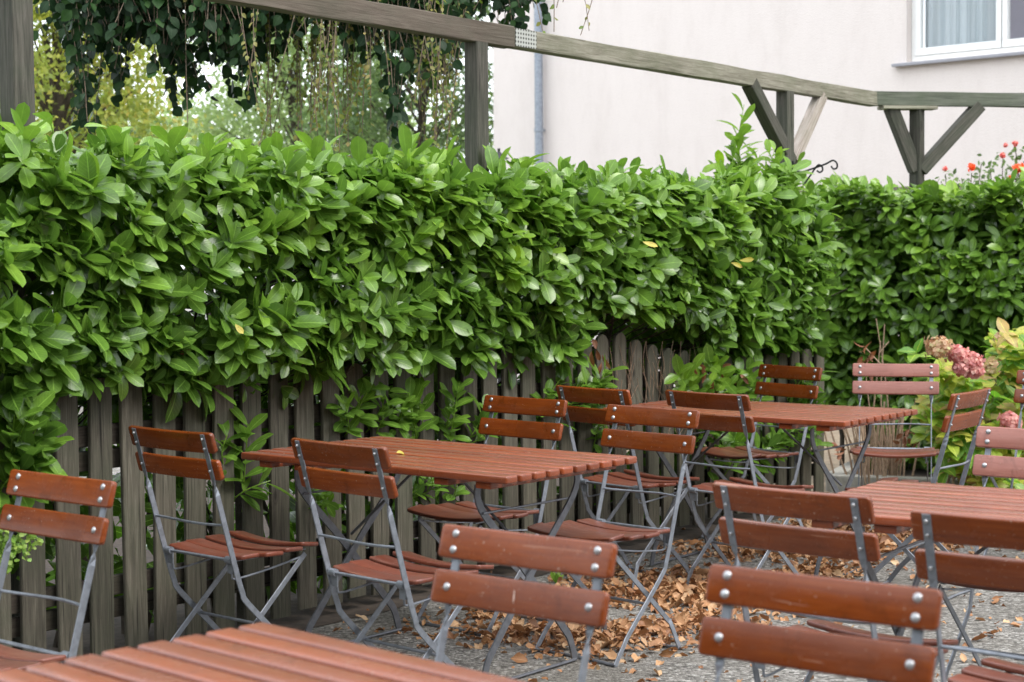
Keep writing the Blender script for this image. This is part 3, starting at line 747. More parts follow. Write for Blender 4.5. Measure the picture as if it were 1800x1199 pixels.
def make_chair():
    e = empty('folding_chair')
    down = Vector((0, math.sin(LEAN), -math.cos(LEAN)))       # down the back rest
    rot = Matrix.Rotation(LEAN, 4, 'X')                        # local +y (front face) tips upward
    for j in range(2):
        dist = SH / 2 + j * (SH + GAP)
        c = Vector((0, 0.006, ZT)) + down * dist
        o = slat(W_S, SH, 0.017, 0.011, 0.0045, -0.008).build('back_slat', M_SLAT, e, smooth=True)
        o.matrix_basis = Matrix.Translation(c) @ rot
        for sx in (-1, 1):
            for dz in ((0.017, -0.017) if j == 0 else (0.0,)):
                yb = -0.008 * (1 - (2 * .185 / W_S) ** 2)
                bolt(sx * (0.185 - 0.0 * dz), -0.0165, 0.0085 + yb, dz, 0.0088).build('rivet', M_RIVET, o, smooth=True)
    for sx in (-1, 1):
        x = 0.185 * sx
        yb = lambda z: math.tan(LEAN) * (ZT - z) - 0.0055
        up = [(ZT - 0.006, 0), (ZT - 0.012, 0), (0.80, 0), (0.735, 0.0), (0.715, 0.25), (0.695, 0.7), (0.675, 1.0), (0.56, 1.0), (0.445, 1.0), (0.40, 1.0)]
        pts = [(x, yb(z), z) for z, _ in up] ; tw = [t_ for _, t_ in up]
        low = catmull([(x, yb(0.40), 0.40), (x, 0.158, 0.335), (x, 0.185, 0.29), (x * 1.02, 0.37, 0.107), (x * 1.04, 0.405, 0.07), (x * 1.05, 0.455, 0.006)], 4)[1:]
        pts += [tuple(p) for p in low]; tw += [1.0] * len(low)
        flatbar(pts, tw).build('upright', M_GALV, e)
        xr_ = sx * 0.165
        leg = catmull([(xr_, 0.46, 0.428), (xr_, 0.28, 0.262), (xr_, 0.135, 0.128), (xr_ * 1.03, 0.112, 0.1), (xr_ * 1.1, 0.076, 0.006)], 4)
        flatbar([tuple(p) for p in leg], [1.0] * len(leg), 0.02, 0.0055).build('rear_leg', M_GALV, e)
        # hinge bracket and sleeve
        m = MB(); m.tube([(x - sx * 0.006, 0.121, 0.449), (x - sx * 0.036, 0.121, 0.449)], 0.0125, 12)
        m.box((x - sx * 0.022, 0.127, 0.425), (0.028, 0.006, 0.045)); m.build('hinge', M_GALV, e, smooth=False)
        # link rod running forward under the seat
        rod = catmull([(x - sx * .026, 0.13, 0.437), (x - sx * .026, 0.135, 0.395), (x - sx * .026, 0.155, 0.38), (x - sx * .024, 0.3, 0.395), (x - sx * .022, 0.44, 0.418)], 5)
        m = MB(); m.tube(rod, 0.0038, 7); m.build('link_rod', M_GALV, e, smooth=True)
    def crossrod(name, y, z, hw, r_, bow=0.0, sag=0.0):
        m = MB(); n = 14
        m.tube([(-hw + 2 * hw * k / n, y + bow * math.sin(math.pi * k / n), z + sag * math.sin(2 * math.pi * k / n) ) for k in range(n + 1)], r_, 8)
        return m.build(name, M_GALV, e, smooth=True)
    crossrod('stretcher', 0.0832, 0.573, 0.187, 0.0045, -0.02, 0.002)
    crossrod('hinge_rod', 0.121, 0.449, 0.187, 0.0055)
    crossrod('stretcher', 0.275, 0.202, 0.187, 0.0055)
    crossrod('foot_rod', 0.076, 0.007, 0.186, 0.006, 0.012)
    crossrod('foot_rod', 0.455, 0.007, 0.196, 0.006, -0.012)
    # seat slats, dished
    y = 0.145; sw = 0.082
    for j, ws in enumerate((0.405, 0.45, 0.45, 0.415)):
        o = slat(ws, sw, 0.015, 0.013, 0.005, -0.017 * (ws / .45)).build('seat_slat', M_SEAT, e, smooth=True)
        # slat built upright: lay it flat, bow downwards
        o.matrix_basis = Matrix.Translation((0, y + sw / 2, 0.460 + (0.006 if j == 3 else 0.0) - 0.003 * (j == 0) - 0.004 * (j == 1))) @ Matrix.Rotation(R(-2 + (3 if j == 0 else 0) - (5 if j == 3 else 0)), 4, 'X') @ Matrix.Rotation(R(90), 4, 'X')
        y += sw + 0.0065
    for sx in (-1, 1):
        m = MB(); m.box((sx * 0.15, 0.31, 0.441), (0.016, 0.32, 0.005)); m.build('seat_bearer', M_GALV, e)
    return e
def copy_tree(o, parent=None):
    c = o.copy(); COL.objects.link(c)
    if parent: c.parent = parent
    for ch in list(o.children): copy_tree(ch, c)
    return c
chairs = [
    ('E', -1.161, 5.881, -41.4, 'leftmost folding chair seen from behind, beside the fence with its seat in view'),
    ('F', -0.549, 5.415, -44.0, 'folding chair seen from behind, before the table with the yellow leaf'),
    ('G', 0.668, 4.238, -41.5, 'folding chair seen from behind with paint chipped off the end of its top slat'),
    ('H', 1.068, 3.748, -34.2, 'folding chair seen from behind, cut by the right edge before the pale table'),
    ('I', 0.345, 7.689, -47.7, 'dark folding chair seen from behind against the fence, left of the far table'),
    ('J', 0.812, 7.365, -46.0, 'folding chair seen from behind, overlapping the left end of the far table'),
    ('K', 1.941, 7.355, 55.5, 'folding chair turned sideways in front of the pink hydrangea, leaning to the right'),
    ('L', 1.466, 9.162, 125.8, 'folding chair facing the camera behind the far table at the end of the picket fence'),
    ('M', 2.04, 9.3, 167.0, 'folding chair facing straight to the camera before the bare hydrangea canes'),
    ('N', 1.732, 5.676, 143.2, 'folding chair with pinkish slats facing the camera behind the pale table at the right edge'),
    ('O', 2.69, 8.55, 140.0, 'folding chair mostly cut off by the right edge, standing among the hydrangea leaves'),
    ('A', 0.059, 7.156, 137.2, 'folding chair facing the camera on the fence side of the table with the yellow leaf'),
    ('D', 0.539, 6.639, 135.6, 'orange brown folding chair facing the camera with its crossed legs standing in fallen leaves'),
    ('P', 0.033, 3.578, 141.2, 'large foreground folding chair facing the camera with a pale scratch on its lower slat'),
    ('B', 0.547, 3.069, 143.0, 'nearest folding chair facing the camera at bottom right, only its two back slats in view'),
    ('Q', -1.190, 4.627, 140.3, 'folding chair facing the camera at the left edge beside the trailing plant'),
]
proto = make_chair()
for i, (nm, x, y, th, lab) in enumerate(chairs):
    o = proto if i == 0 else copy_tree(proto)
    o.location = (x, y, 0); o.rotation_euler = (0, 0, R(th))
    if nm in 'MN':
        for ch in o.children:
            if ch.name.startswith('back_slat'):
                ch.data = ch.data.copy(); ch.data.materials[0] = M_SLATP
    tag(o, lab, 'chair', 'slatted folding chairs on the terrace')

def patch(name, parent, pts, y, m):
    mb = MB(); n = len(pts)
    mb.v = [(x, y, z) for x, z in pts]; mb.f = [tuple(range(n))]
    return mb.build(name, m, parent)
M_SCRATCH = plain('bare_wood_scratch', (0.5, 0.34, 0.28), 0.8, 0.2, 80)
def back_slats(lbl):
    root = [o for o in COL.objects if o.get('label', '').find(lbl) >= 0][0]
    return sorted([c for c in root.children if c.name.startswith('back_slat')], key=lambda c: -c.location.z)
sl_ = back_slats('pale scratch')[1]
patch('scratch', sl_, [(.006, .012), (.009, .014), (.0085, -.002), (.006, -.016), (.0045, -.004)], .00165, M_SCRATCH)
sl_ = back_slats('paint chipped')[0]
for q in range(7):
    cx, cz, rr = .2215 - random.random() * .018, random.uniform(-.022, .022), random.uniform(.002, .0045)
    patch('paint_chip', sl_, [(cx + rr * .5 * math.cos(k) * random.uniform(.6, 1.2), cz + rr * 1.6 * math.sin(k) * random.uniform(.6, 1.2)) for k in range(6)], -.0092, M_SCRATCH)
# ------------------------------------------------------------------ tables
TLX, TLY, TZ = 1.263, 0.76, 0.751
def make_table():
    e = empty('folding_table'); n = 10; pw = TLY / n
    for j in range(n):
        W = pw - 0.014
        o = slat(TLX, W, 0.026, 0.008, 0.006, 0.0, nx=4).build('table_slat', M_TABLE, e, smooth=True)
        o.matrix_basis = Matrix.Translation((TLX / 2, pw * (j + .5), TZ - 0.013 + random.uniform(-.0008, .0008))) @ Matrix.Rotation(R(90), 4, 'X')
    for a in (0.09, 0.235, 0.765, 0.91):
        m = MB(); m.box((TLX * a, TLY / 2, TZ - 0.026 - 0.0125), (0.065, TLY - 0.05, 0.023)); m.build('batten', M_TABLE, e, bevel=0.004)
    for sx, a in ((1, 0.16), (-1, 0.84)):
        x = TLX * a
        for sy in (1, -1):
            xx = x + sy * 0.006
            c = TLY / 2
            pts = catmull([(xx, c + sy * .27, TZ - .05), (xx, c + sy * .25, TZ - .14), (xx, c + sy * 0.04, 0.40), (xx, c - sy * .19, 0.15), (xx, c - sy * .24, 0.09), (xx, c - sy * .27, 0.006)], 5)
            # flat bar lying in the plane of the trestle
            P = [Vector(p) for p in pts]; mb = MB()
            def ring(i, P=P):
                a_ = P[max(i - 1, 0)]; b_ = P[min(i + 1, len(P) - 1)]; d = (b_ - a_).normalized()
                u = d.cross(Vector((1, 0, 0))).normalized(); v = Vector((1, 0, 0)); hw, ht = 0.014, 0.0035
                return [P[i] + u * hw - v * ht, P[i] + u * hw + v * ht, P[i] - u * hw + v * ht, P[i] - u * hw - v * ht]
            mb.sweep(P, ring); mb.build('leg', M_TLEG, e)
        m = MB(); m.tube([(x, TLY / 2 - .27, 0.01), (x, TLY / 2 + .27, 0.01)], 0.006, 8); m.build('foot_rod', M_TLEG, e)
        m = MB(); m.tube([(x, TLY / 2, 0.42), (x + sx * 0.34, TLY / 2, TZ - .055)], 0.0055, 8); m.build('brace_rod', M_TLEG, e)
        m = MB(); m.tube([(x, TLY / 2 - .25, 0.60), (x, TLY / 2 + .25, 0.60)], 0.0045, 8); m.build('cross_rod', M_TLEG, e)
    return e
tables = [(-1.01, 6.43, -38.8, 'red brown slatted table beside the fence with a yellow leaf lying on it'),
          (0.42, 8.26, -37.5, 'farthest slatted table, in front of the end of the picket fence'),
          (0.75, 4.88, -33.5, 'pale shining slatted table cut by the right edge behind two chair backs'),
          (-1.03, 2.85, -44.4, 'blurred slatted foreground table at the bottom left corner')]
tproto = make_table()
for i, (x, y, th, lab) in enumerate(tables):
    o = tproto if i == 0 else copy_tree(tproto)
    if i == 3: x, y = x + 0.012, y
    o.location = (x, y, 0); o.rotation_euler = (0, 0, R(th)); tag(o, lab, 'table', 'slatted folding tables on the terrace')

# ------------------------------------------------------------------ laurel hedge along the fence
def hedge_bottom(px):
    xs = [-200, 0, 60, 110, 560, 600, 700, 800, 900, 1000, 1034, 1046, 1150, 1235, 1255, 1300, 1440, 1600]
    ys = [820, 800, 780, 690, 700, 655, 650, 660, 650, 650, 640, 560, 560, 575, 618, 630, 640, 640]
    return float(np.interp(px, xs, ys))
def px_of(p):
    d = Vector(p) - Vector((0, 0, CAM_H)); c, s = math.cos(PITCH), math.sin(PITCH)
    D = d.y * c - d.z * s; U = d.y * s + d.z * c
    u = F_PX * d.x / D; v = -F_PX * U / D
    cr, sr = math.cos(ROLL), math.sin(ROLL)
    return 900 + cr * u - sr * v, 599.5 + sr * u + cr * v
def hedge_zb(t):
    p = fp(t, 0.18, 1.0); px, _ = px_of(p); r = ray(px, hedge_bottom(px)); return CAM_H + r.z * p.y / r.y
def bulge(t, z, seed=0.0):
    b = 0.07 * noise.noise(Vector((t * 1.1, z * 1.4, seed))) + 0.06 * noise.noise(Vector((t * 2.7, z * 3.1, seed + 5)))
    zz = (z - 0.95) / 0.95
    return b + 0.15 * math.sin(max(0, min(1, zz)) * math.pi) ** 0.5
TOPZ = 1.80
def laurel_hedge():
    e = empty('laurel_hedge', fp(1, 0)); tag(e, 'long glossy cherry laurel hedge spilling over the picket fence', 'hedge')
    C = []; A = []; Rn = []; Ls = []
    fn = np.array(FN); ft = np.array(FT); up = np.array((0, 0, 1.0))
    def add(t, n, z, ax, young, Lm):
        p = fp(t, n, z); C.append(p); A.append(ax); Rn.append(young); Ls.append(Lm)
    # visible face, several layers deep
    for layer, dens, back in ((0, 86, 0.0), (1, 66, 0.06), (2, 34, 0.15)):
        nsh = int(7.6 * 0.95 * dens)
        for _ in range(nsh):
            t = random.uniform(-3.0, 4.2); zb = hedge_zb(t) + .04; top = TOPZ - 0.35 * max(0, t - 3.95) + 0.04 * noise.noise(Vector((t * 2.1, 0, 1)))
            z = random.uniform(zb, top)
            if layer == 0 and noise.noise(Vector((t * 3.3, z * 3.3, 9.0))) < -0.5: continue
            n = 0.03 + bulge(t, z) - back
            if t > 3.9: n -= (t - 3.9) * 0.6
            q = (z - zb) / (top - zb)
            ax = fn * 0.9 + up * (0.35 + 0.5 * q ** 2) + ft * random.gauss(0.12, 0.35) + rng.normal(0, 0.25, 3)
            add(t, n, z, ax, 0.33 + 0.3 * q ** 2 - 0.08 * layer + random.gauss(0, 0.15), random.choice((random.uniform(0.075, 0.11), random.uniform(0.1, 0.15), random.uniform(0.1, 0.145))))
    # top
    for _ in range(int(7.6 * 70)):
        t = random.uniform(-3.0, 4.25); n = random.uniform(-0.55, 0.12); z = TOPZ - 0.35 * max(0, t - 3.95) + 0.035 * noise.noise(Vector((t * 2.1, n * 2, 1))) + random.uniform(-0.05, 0.03)
        px, _ = px_of(fp(t, n, z))
        if 1265 < px < 1400: z += random.uniform(0, 0.13)
        ax = up * 1.0 + fn * 0.35 + rng.normal(0, 0.35, 3)
        add(t, n, z, ax, 0.6 + random.gauss(0, 0.16), random.uniform(0.09, 0.13))
    # scattered taller tips on the top
    for _ in range(46):
        t = random.uniform(-3.0, 4.0); n = random.uniform(-0.3, 0.1)
        add(t, n, TOPZ + random.uniform(0.03, 0.08), up + rng.normal(0, 0.2, 3), 0.8, random.uniform(0.11, 0.15))
    # end face of the hedge at the opening
    for _ in range(120):
        z = random.uniform(0.95, TOPZ - .16); n = random.uniform(-0.5, 0.05); add(4.15 + 0.1 * noise.noise(Vector((n * 3, z * 3, 2))), n, z, ft + up * 0.4 + rng.normal(0, 0.3, 3), 0.35 + random.gauss(0, .12), 0.13)
    C_ = np.array([tuple(c) for c in C]); A_ = np.array(A); k = 8
    P, D, N = whorls(C_, A_, k, 0.13, (0.55, 1.45), 0.07)
    young = np.tile(np.array(Rn), k); L = np.tile(np.array(Ls), k) * rng.uniform(0.72, 1.12, len(P))
    leaf_mesh('foliage', P - np.array(e.location), D, N, L, L * rng.uniform(0.43, 0.55, len(P)), np.clip(young + rng.normal(0, 0.09, len(P)), 0, 1), M_LAUREL, e, 7, 0.26, 0.22)
    # dark inner leaves fill the volume behind
    n = 5200
    t = rng.uniform(-3, 4.4, n); q = rng.uniform(-0.6, -0.1, n)
    zb = np.array([hedge_zb(a) for a in t]); z = zb - 0.04 + (TOPZ - zb) * rng.random(n)
    P = np.array(FO)[None] + ft[None] * t[:, None] + fn[None] * q[:, None] + up[None] * z[:, None]
    D = unit(rng.normal(size=(n, 3)) + fn * 0.4); N = unit(rng.normal(size=(n, 3)) * 0.6 + up * 0.5 + fn * 0.5)
    L = rng.uniform(0.11, 0.16, n)
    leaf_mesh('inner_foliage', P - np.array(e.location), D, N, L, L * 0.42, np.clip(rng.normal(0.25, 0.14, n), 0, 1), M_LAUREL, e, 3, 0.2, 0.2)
    # low leaves behind the fence
    n = 5200
    t = rng.uniform(-3.2, 4.2, n); q = rng.uniform(-0.8, -0.14, n); z = rng.uniform(0.05, 1.2, n) ** 0.8
    P = np.array(FO)[None] + ft[None] * t[:, None] + fn[None] * q[:, None] + up[None] * z[:, None]
    D = unit(rng.normal(size=(n, 3)) + fn * 0.3); N = unit(rng.normal(size=(n, 3)) * 0.6 + up * 0.5 + fn * 0.5)
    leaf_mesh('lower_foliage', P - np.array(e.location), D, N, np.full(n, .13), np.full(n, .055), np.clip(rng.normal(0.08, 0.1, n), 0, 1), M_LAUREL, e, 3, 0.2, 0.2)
    # branches
    mb = MB()
    for i in range(26):
        t = -2.8 + 7.1 * i / 25 + random.uniform(-.1, .1)
        for _ in range(3):
            b = fp(t, -0.33 + random.uniform(-.08, .08), 0) - e.location
            pts = [b]; d = Vector((random.gauss(0, .2), random.gauss(0, .1), 1))
            for s in range(6):
                pts.append(pts[-1] + d * 0.27); d = Vector((random.gauss(0, .3), random.gauss(0, .12), 1))
            mb.tube(pts, 0.016, 6, 0.004)
    for _ in range(420):
        t = random.uniform(-3, 4.4); z = random.uniform(hedge_zb(t) - .05, TOPZ - .1); a = fp(t, -0.25, z - .12) - e.location; b = fp(t + random.gauss(0, .08), 0.0 + bulge(t, z) * .8, z) - e.location
        mb.tube([a, (a + b) / 2 + Vector((0, 0, -.02)), b], 0.0045, 5, 0.0025)
    mb.build('branches', M_BARK, e)
    # a trunk seen in the gap over the pickets
    q = line_pt(1133, -0.35); mb = MB(); q = q - e.location
    mb.tube([q + Vector((0, 0, -0.0)), q + Vector((0.01, 0, 0.7)), q + Vector((-0.02, 0, 1.15)), q + Vector((0.05, 0, 1.6))], 0.035, 8, 0.02)
    mb.tube([q + Vector((-0.02, 0, 1.1)), q + Vector((0.1, 0.03, 1.35)), q + Vector((0.2, 0, 1.7))], 0.022, 7, 0.01)
    mb.build('trunk', M_BARK, e, smooth=True)
    # individual shoots: (px, py, n, number of whorls, size)
    def shoot(pts, Lm, young, k=7, first=0.25, nl=0.10):
        path = catmull([Vector(p) for p in pts], 6)
        total = sum((path[i + 1] - path[i]).length for i in range(len(path) - 1))
        Pl = []; Dl = []; Nl = []; Ll = []; s = 0; nxt = total * first; i = 0; ph = random.random() * 6
        for a, b in zip(path[:-1], path[1:]):
            seg_ = (b - a).length; dirv = (b - a).normalized()
            while nxt <= s + seg_:
                p = a + dirv * (nxt - s)
                side = dirv.cross(Vector((random.gauss(0, .1), -1, 0.1))).normalized(); oth = dirv.cross(side)
                rad = side * math.cos(ph) + oth * math.sin(ph); ph += 2.4
                f_ = min(1, (nxt - total * first) / (total * (1 - first) + 1e-6))
                d = dirv * (0.45 + 0.8 * f_) + rad * 1.0; d.z -= 0.12
                nn = Vector(dirv) * 0.9 + Vector((0.1, -0.5, 0.6)) - rad * .2
                Pl.append(tuple(p - e.location)); Dl.append(tuple(d)); Nl.append(tuple(nn)); Ll.append(Lm * random.uniform(.75, 1.1)); nxt += nl * Lm / .12 * random.uniform(.25, .5)
            s += seg_
        mb = MB(); mb.tube([p - e.location for p in path], 0.0035, 6, 0.002)
        st = mb.build('shoot', M_LAUREL, e, smooth=True)
        me = st.data; at_ = me.attributes.new('rnd', 'FLOAT', 'POINT'); at_.data.foreach_set('value', [0.8] * len(me.vertices)); me.uv_layers.new(name='uv')
        n = len(Pl); Ll = np.array(Ll)
        leaf_mesh('leaves', Pl, Dl, Nl, Ll, Ll * rng.uniform(.4, .5, n), np.clip(rng.normal(young, .1, n), 0, 1), M_LAUREL, st, 7, .22, .22)
    def fz(px, py, n):
        p = line_pt(px, n); r = ray(px, py); return Vector((p.x, p.y, CAM_H + r.z * p.y / r.y))
    # through the fence and up its face
    S = [([(420, 900), (425, 830), (432, 745)], 0.12, .06, .45), ([(400, 880), (430, 860), (470, 845)], .12, .07, .4), ([(395, 850), (385, 800), (395, 765)], .1, .04, .4),
         ([(610, 760), (625, 720), (632, 688)], .085, .05, .45), ([(640, 760), (665, 730), (672, 700)], .085, .05, .4), ([(590, 770), (600, 740), (598, 715)], .08, .05, .4),
         ([(735, 780), (740, 740), (728, 690)], .1, .05, .45), ([(770, 790), (785, 740), (800, 690)], .1, .08, .45), ([(800, 790), (830, 760), (850, 720)], .1, .06, .4), ([(690, 760), (705, 735), (715, 715)], .08, .04, .4),
         ([(560, 900), (553, 880), (548, 850)], .07, .04, .4), ([(700, 880), (730, 860), (745, 840)], .08, .04, .4), ([(780, 880), (770, 850), (790, 820)], .08, .04, .45), ([(940, 740), (960, 700), (985, 665)], .1, .06, .4),
         ([(1010, 740), (1040, 700), (1060, 655)], .12, .1, .5), ([(980, 760), (1000, 700), (1020, 670)], .12, .08, .45), ([(1040, 800), (1060, 760), (1050, 720)], .11, .06, .3),
         ([(1230, 760), (1225, 700), (1215, 650)], .11, .1, .55), ([(1250, 760), (1260, 700), (1253, 632)], .11, .12, .6), ([(1270, 760), (1290, 700), (1300, 655)], .11, .1, .5), ([(1280, 770), (1320, 720), (1330, 680)], .11, .06, .4),
         ([(1240, 850), (1260, 800), (1290, 770)], .11, .12, .4), ([(1290, 840), (1330, 800), (1370, 770)], .12, .14, .4), ([(1330, 830), (1360, 770), (1390, 740)], .12, .16, .4), ([(1200, 800), (1230, 770), (1250, 745)], .1, .1, .35),
         ([(1380, 800), (1400, 760), (1420, 700)], .12, .1, .4), ([(1350, 760), (1385, 720), (1430, 690)], .12, .1, .35), ([(1370, 720), (1400, 680), (1420, 650)], .12, .1, .4),
         ([(10, 900), (25, 830), (60, 750)], .12, .1, .4), ([(-10, 860), (10, 800), (20, 730)], .13, .14, .4), ([(-20, 830), (20, 790), (70, 770)], .12, .12, .35), ([(-20, 900), (0, 850), (40, 820)], .12, .12, .35)]
    S += [([(px + random.gauss(8, 12), py + random.gauss(6, 10)) for px, py in pts], Lm * random.uniform(.8, 1), n + .03, yg) for pts, Lm, n, yg in S[3:]]
    for pts, Lm, n, yg in S:
        shoot([fz(px, py, n * k / 2.0 - .03 * (k == 0) + .02) for k, (px, py) in enumerate(pts)], Lm * 1.15, yg, nl=0.055)
    # tall free shoots standing above the hedge
    for pts, Lm in (([(1300, 320), (1298, 250), (1308, 184)], .125), ([(1304, 330), (1300, 270), (1302, 225)], .12), ([(1345, 330), (1352, 300), (1362, 262)], .10), ([(1395, 340), (1397, 310), (1403, 285)], .1), ([(1275, 330), (1285, 300), (1290, 270)], .1), ([(1310, 330), (1312, 290), (1318, 255)], .1), ([(1285, 330), (1296, 290), (1300, 240)], .1), ([(1330, 330), (1330, 300), (1336, 272)], .1), ([(1370, 330), (1366, 300), (1352, 270)], .1), ([(1320, 330), (1345, 305), (1370, 285)], .11), ([(1290, 320), (1275, 300), (1262, 290)], .1),
                    ([(110, 270), (100, 240), (92, 212)], .1), ([(45, 290), (35, 250), (40, 222)], .1), ([(325, 290), (322, 260), (318, 232)], .11), ([(190, 270), (200, 240), (193, 220)], .11), ([(430, 300), (440, 275), (438, 255)], .1), ([(575, 310), (578, 285), (576, 262)], .1)):
        shoot([fz(px, py, -.05) for px, py in pts], Lm * 1.1, 0.85, first=.1, nl=.085)
    # a few yellow and dead leaves
    spots = [(1130, 425), (1300, 458), (412, 570), (1285, 462)]
    Pn = [tuple(fz(px, py, .28) - e.location) for px, py in spots]
    leaf_mesh('yellow_leaves', Pn, [(1, 0, -.4), (1, -.2, .05), (.6, -.3, -.7), (.8, -.3, -.2)], [(.2, -1, .4)] * 4, [.075, .075, .05, .06], [.028, .026, .022, .022], rng.random(4), M_YELLF, e, 6)
    br = [(1245, 655), (1232, 640), (1255, 640), (1300, 650), (1210, 690), (1225, 648), (1180, 700), (1240, 670), (1262, 655), (1060, 625), (1040, 612), (330, 620), (1010, 380), (1230, 570), (1185, 715)] * 3
    Pn = [tuple(fz(px + random.gauss(0, 9), py + random.gauss(0, 9), random.uniform(.04, .16)) - e.location) for px, py in br]; n = len(Pn)
    leaf_mesh('dead_leaves', Pn, rng.normal(size=(n, 3)) + np.array([0, -.2, -.9]), rng.normal(size=(n, 3)) + np.array([0, -1, 0]), rng.uniform(.05, .09, n), rng.uniform(.018, .03, n), rng.random(n), M_BROWNLF, e, 5, .5, .5)
    # dry vine stems clinging to the pickets under the gap
    mb = MB()
    for _ in range(70):
        px = random.choice([1085, 1100, 1150, 1165, 1190, 1205, 1230, 1250]) + random.gauss(0, 9)
        y0 = random.uniform(690, 800); y1 = y0 - random.uniform(40, 150)
        if y1 < 600: y1 = 600
        sl = random.gauss(0, 5)
        pts = [fz(px + sl * k + random.gauss(0, 2.5), y0 + (y1 - y0) * k / 4, .035 + random.uniform(0, .02)) - e.location for k in range(5)]
        mb.tube(catmull(pts, 3), 0.0016, 4)
    mb.build('dry_stems', M_VINE, e)
laurel_hedge()

# ------------------------------------------------------------------ second hedge, beyond the opening
def hedge_two():
    a = at(1405, 455, 11.35); a.z = 0; b = at(1800, 455, 10.85); b.z = 0
    d = (b - a).normalized(); nrm = Vector((d.y, -d.x, 0)); nrm = nrm if nrm.y < 0 else -nrm
    L = (b - a).length + 1.0
    e = empty('laurel_hedge', a); tag(e, 'darker laurel hedge at the right behind the hydrangea, around the corner pergola post', 'hedge')
    dn, nn, up = np.array(d), np.array(nrm), np.array((0, 0, 1.0))
    C = []; A = []; Y = []
    top = lambda s: 1.80 + 0.03 * math.sin(s * 5) + 0.03 * noise.noise(Vector((s * 3, 1, 4)))
    for layer, dens, back in ((0, 100, 0), (1, 75, .08), (2, 45, .18)):
        for _ in range(int(L * 1.5 * dens)):
            s = random.uniform(-0.0, L); z = random.uniform(0.45 if s < 0.5 else 0.2, top(s))
            if layer == 0 and noise.noise(Vector((s * 3.1, z * 3.1, 19.0))) < -0.3: continue
            n = 0.12 * noise.noise(Vector((s * 2, z * 2, 7))) - back + .05
            q = (z - .4) / 1.5
            C.append(a + d * s + nrm * n + Vector((0, 0, z))); A.append(nn * .9 + up * (.4 + .4 * q * q) + dn * random.gauss(0, .35) + rng.normal(0, .25, 3)); Y.append(.28 + .25 * q * q - .1 * layer + random.gauss(0, .13))
    for _ in range(int(L * 90)):
        s = random.uniform(0, L); n = random.uniform(-.6, .12); C.append(a + d * s + nrm * n + Vector((0, 0, top(s) + random.uniform(-.04, .08)))); A.append(up + nn * .3 + rng.normal(0, .35, 3)); Y.append(.65 + random.gauss(0, .14))
    C = np.array([tuple(c) for c in C]) - np.array(a); A = np.array(A); k = 7
    P, D, N = whorls(C, A, k, .1, (.55, 1.4), .06)
    n = len(P); Ls = rng.uniform(.085, .125, n)
    leaf_mesh('foliage', P, D, N, Ls, Ls * rng.uniform(.42, .54, n), np.clip(np.tile(np.array(Y), k) + rng.normal(0, .08, n), 0, 1), M_LAUREL2, e, 5)
    n = 13000; s = rng.uniform(0, L, n); q = rng.uniform(-.6, -.1, n); z = rng.uniform(.1, 1.85, n); z = np.where(s < .45, np.maximum(z, .55), z)
    P = dn[None] * s[:, None] + nn[None] * q[:, None] + up[None] * z[:, None]
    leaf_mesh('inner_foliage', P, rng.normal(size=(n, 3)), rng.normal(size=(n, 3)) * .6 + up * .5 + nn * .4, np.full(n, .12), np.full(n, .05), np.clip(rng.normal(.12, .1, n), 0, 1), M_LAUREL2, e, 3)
    mb = MB()
    for i in range(16):
        b0 = d * (L * (i + .5) / 16) + nrm * -.3; pts = [b0]; dv = Vector((0, 0, 1))
        for _ in range(6): pts.append(pts[-1] + dv * .28); dv = Vector((random.gauss(0, .3), random.gauss(0, .3), 1))
        mb.tube(pts, .018, 6, .005)
    mb.build('branches', M_BARK, e)
    # the low fence inside this hedge
    f = empty('picket_fence', a, math.atan2(d.y, d.x)); tag(f, 'second picket fence almost hidden inside the right hand hedge', 'fence')
    x = 0.75; i = 0
    while x < L:
        m = picket(0, 0.98, .05, 0); o = m.build('picket', M_FENCE, f); o.location = (x, 0.2, 0); x += .145
    for z in (.8, .3):
        m = MB(); m.box(((0.7 + L) / 2, 0.235, z), (L - .7, .03, .08)); m.build('rail', M_RAIL, f)
hedge_two()

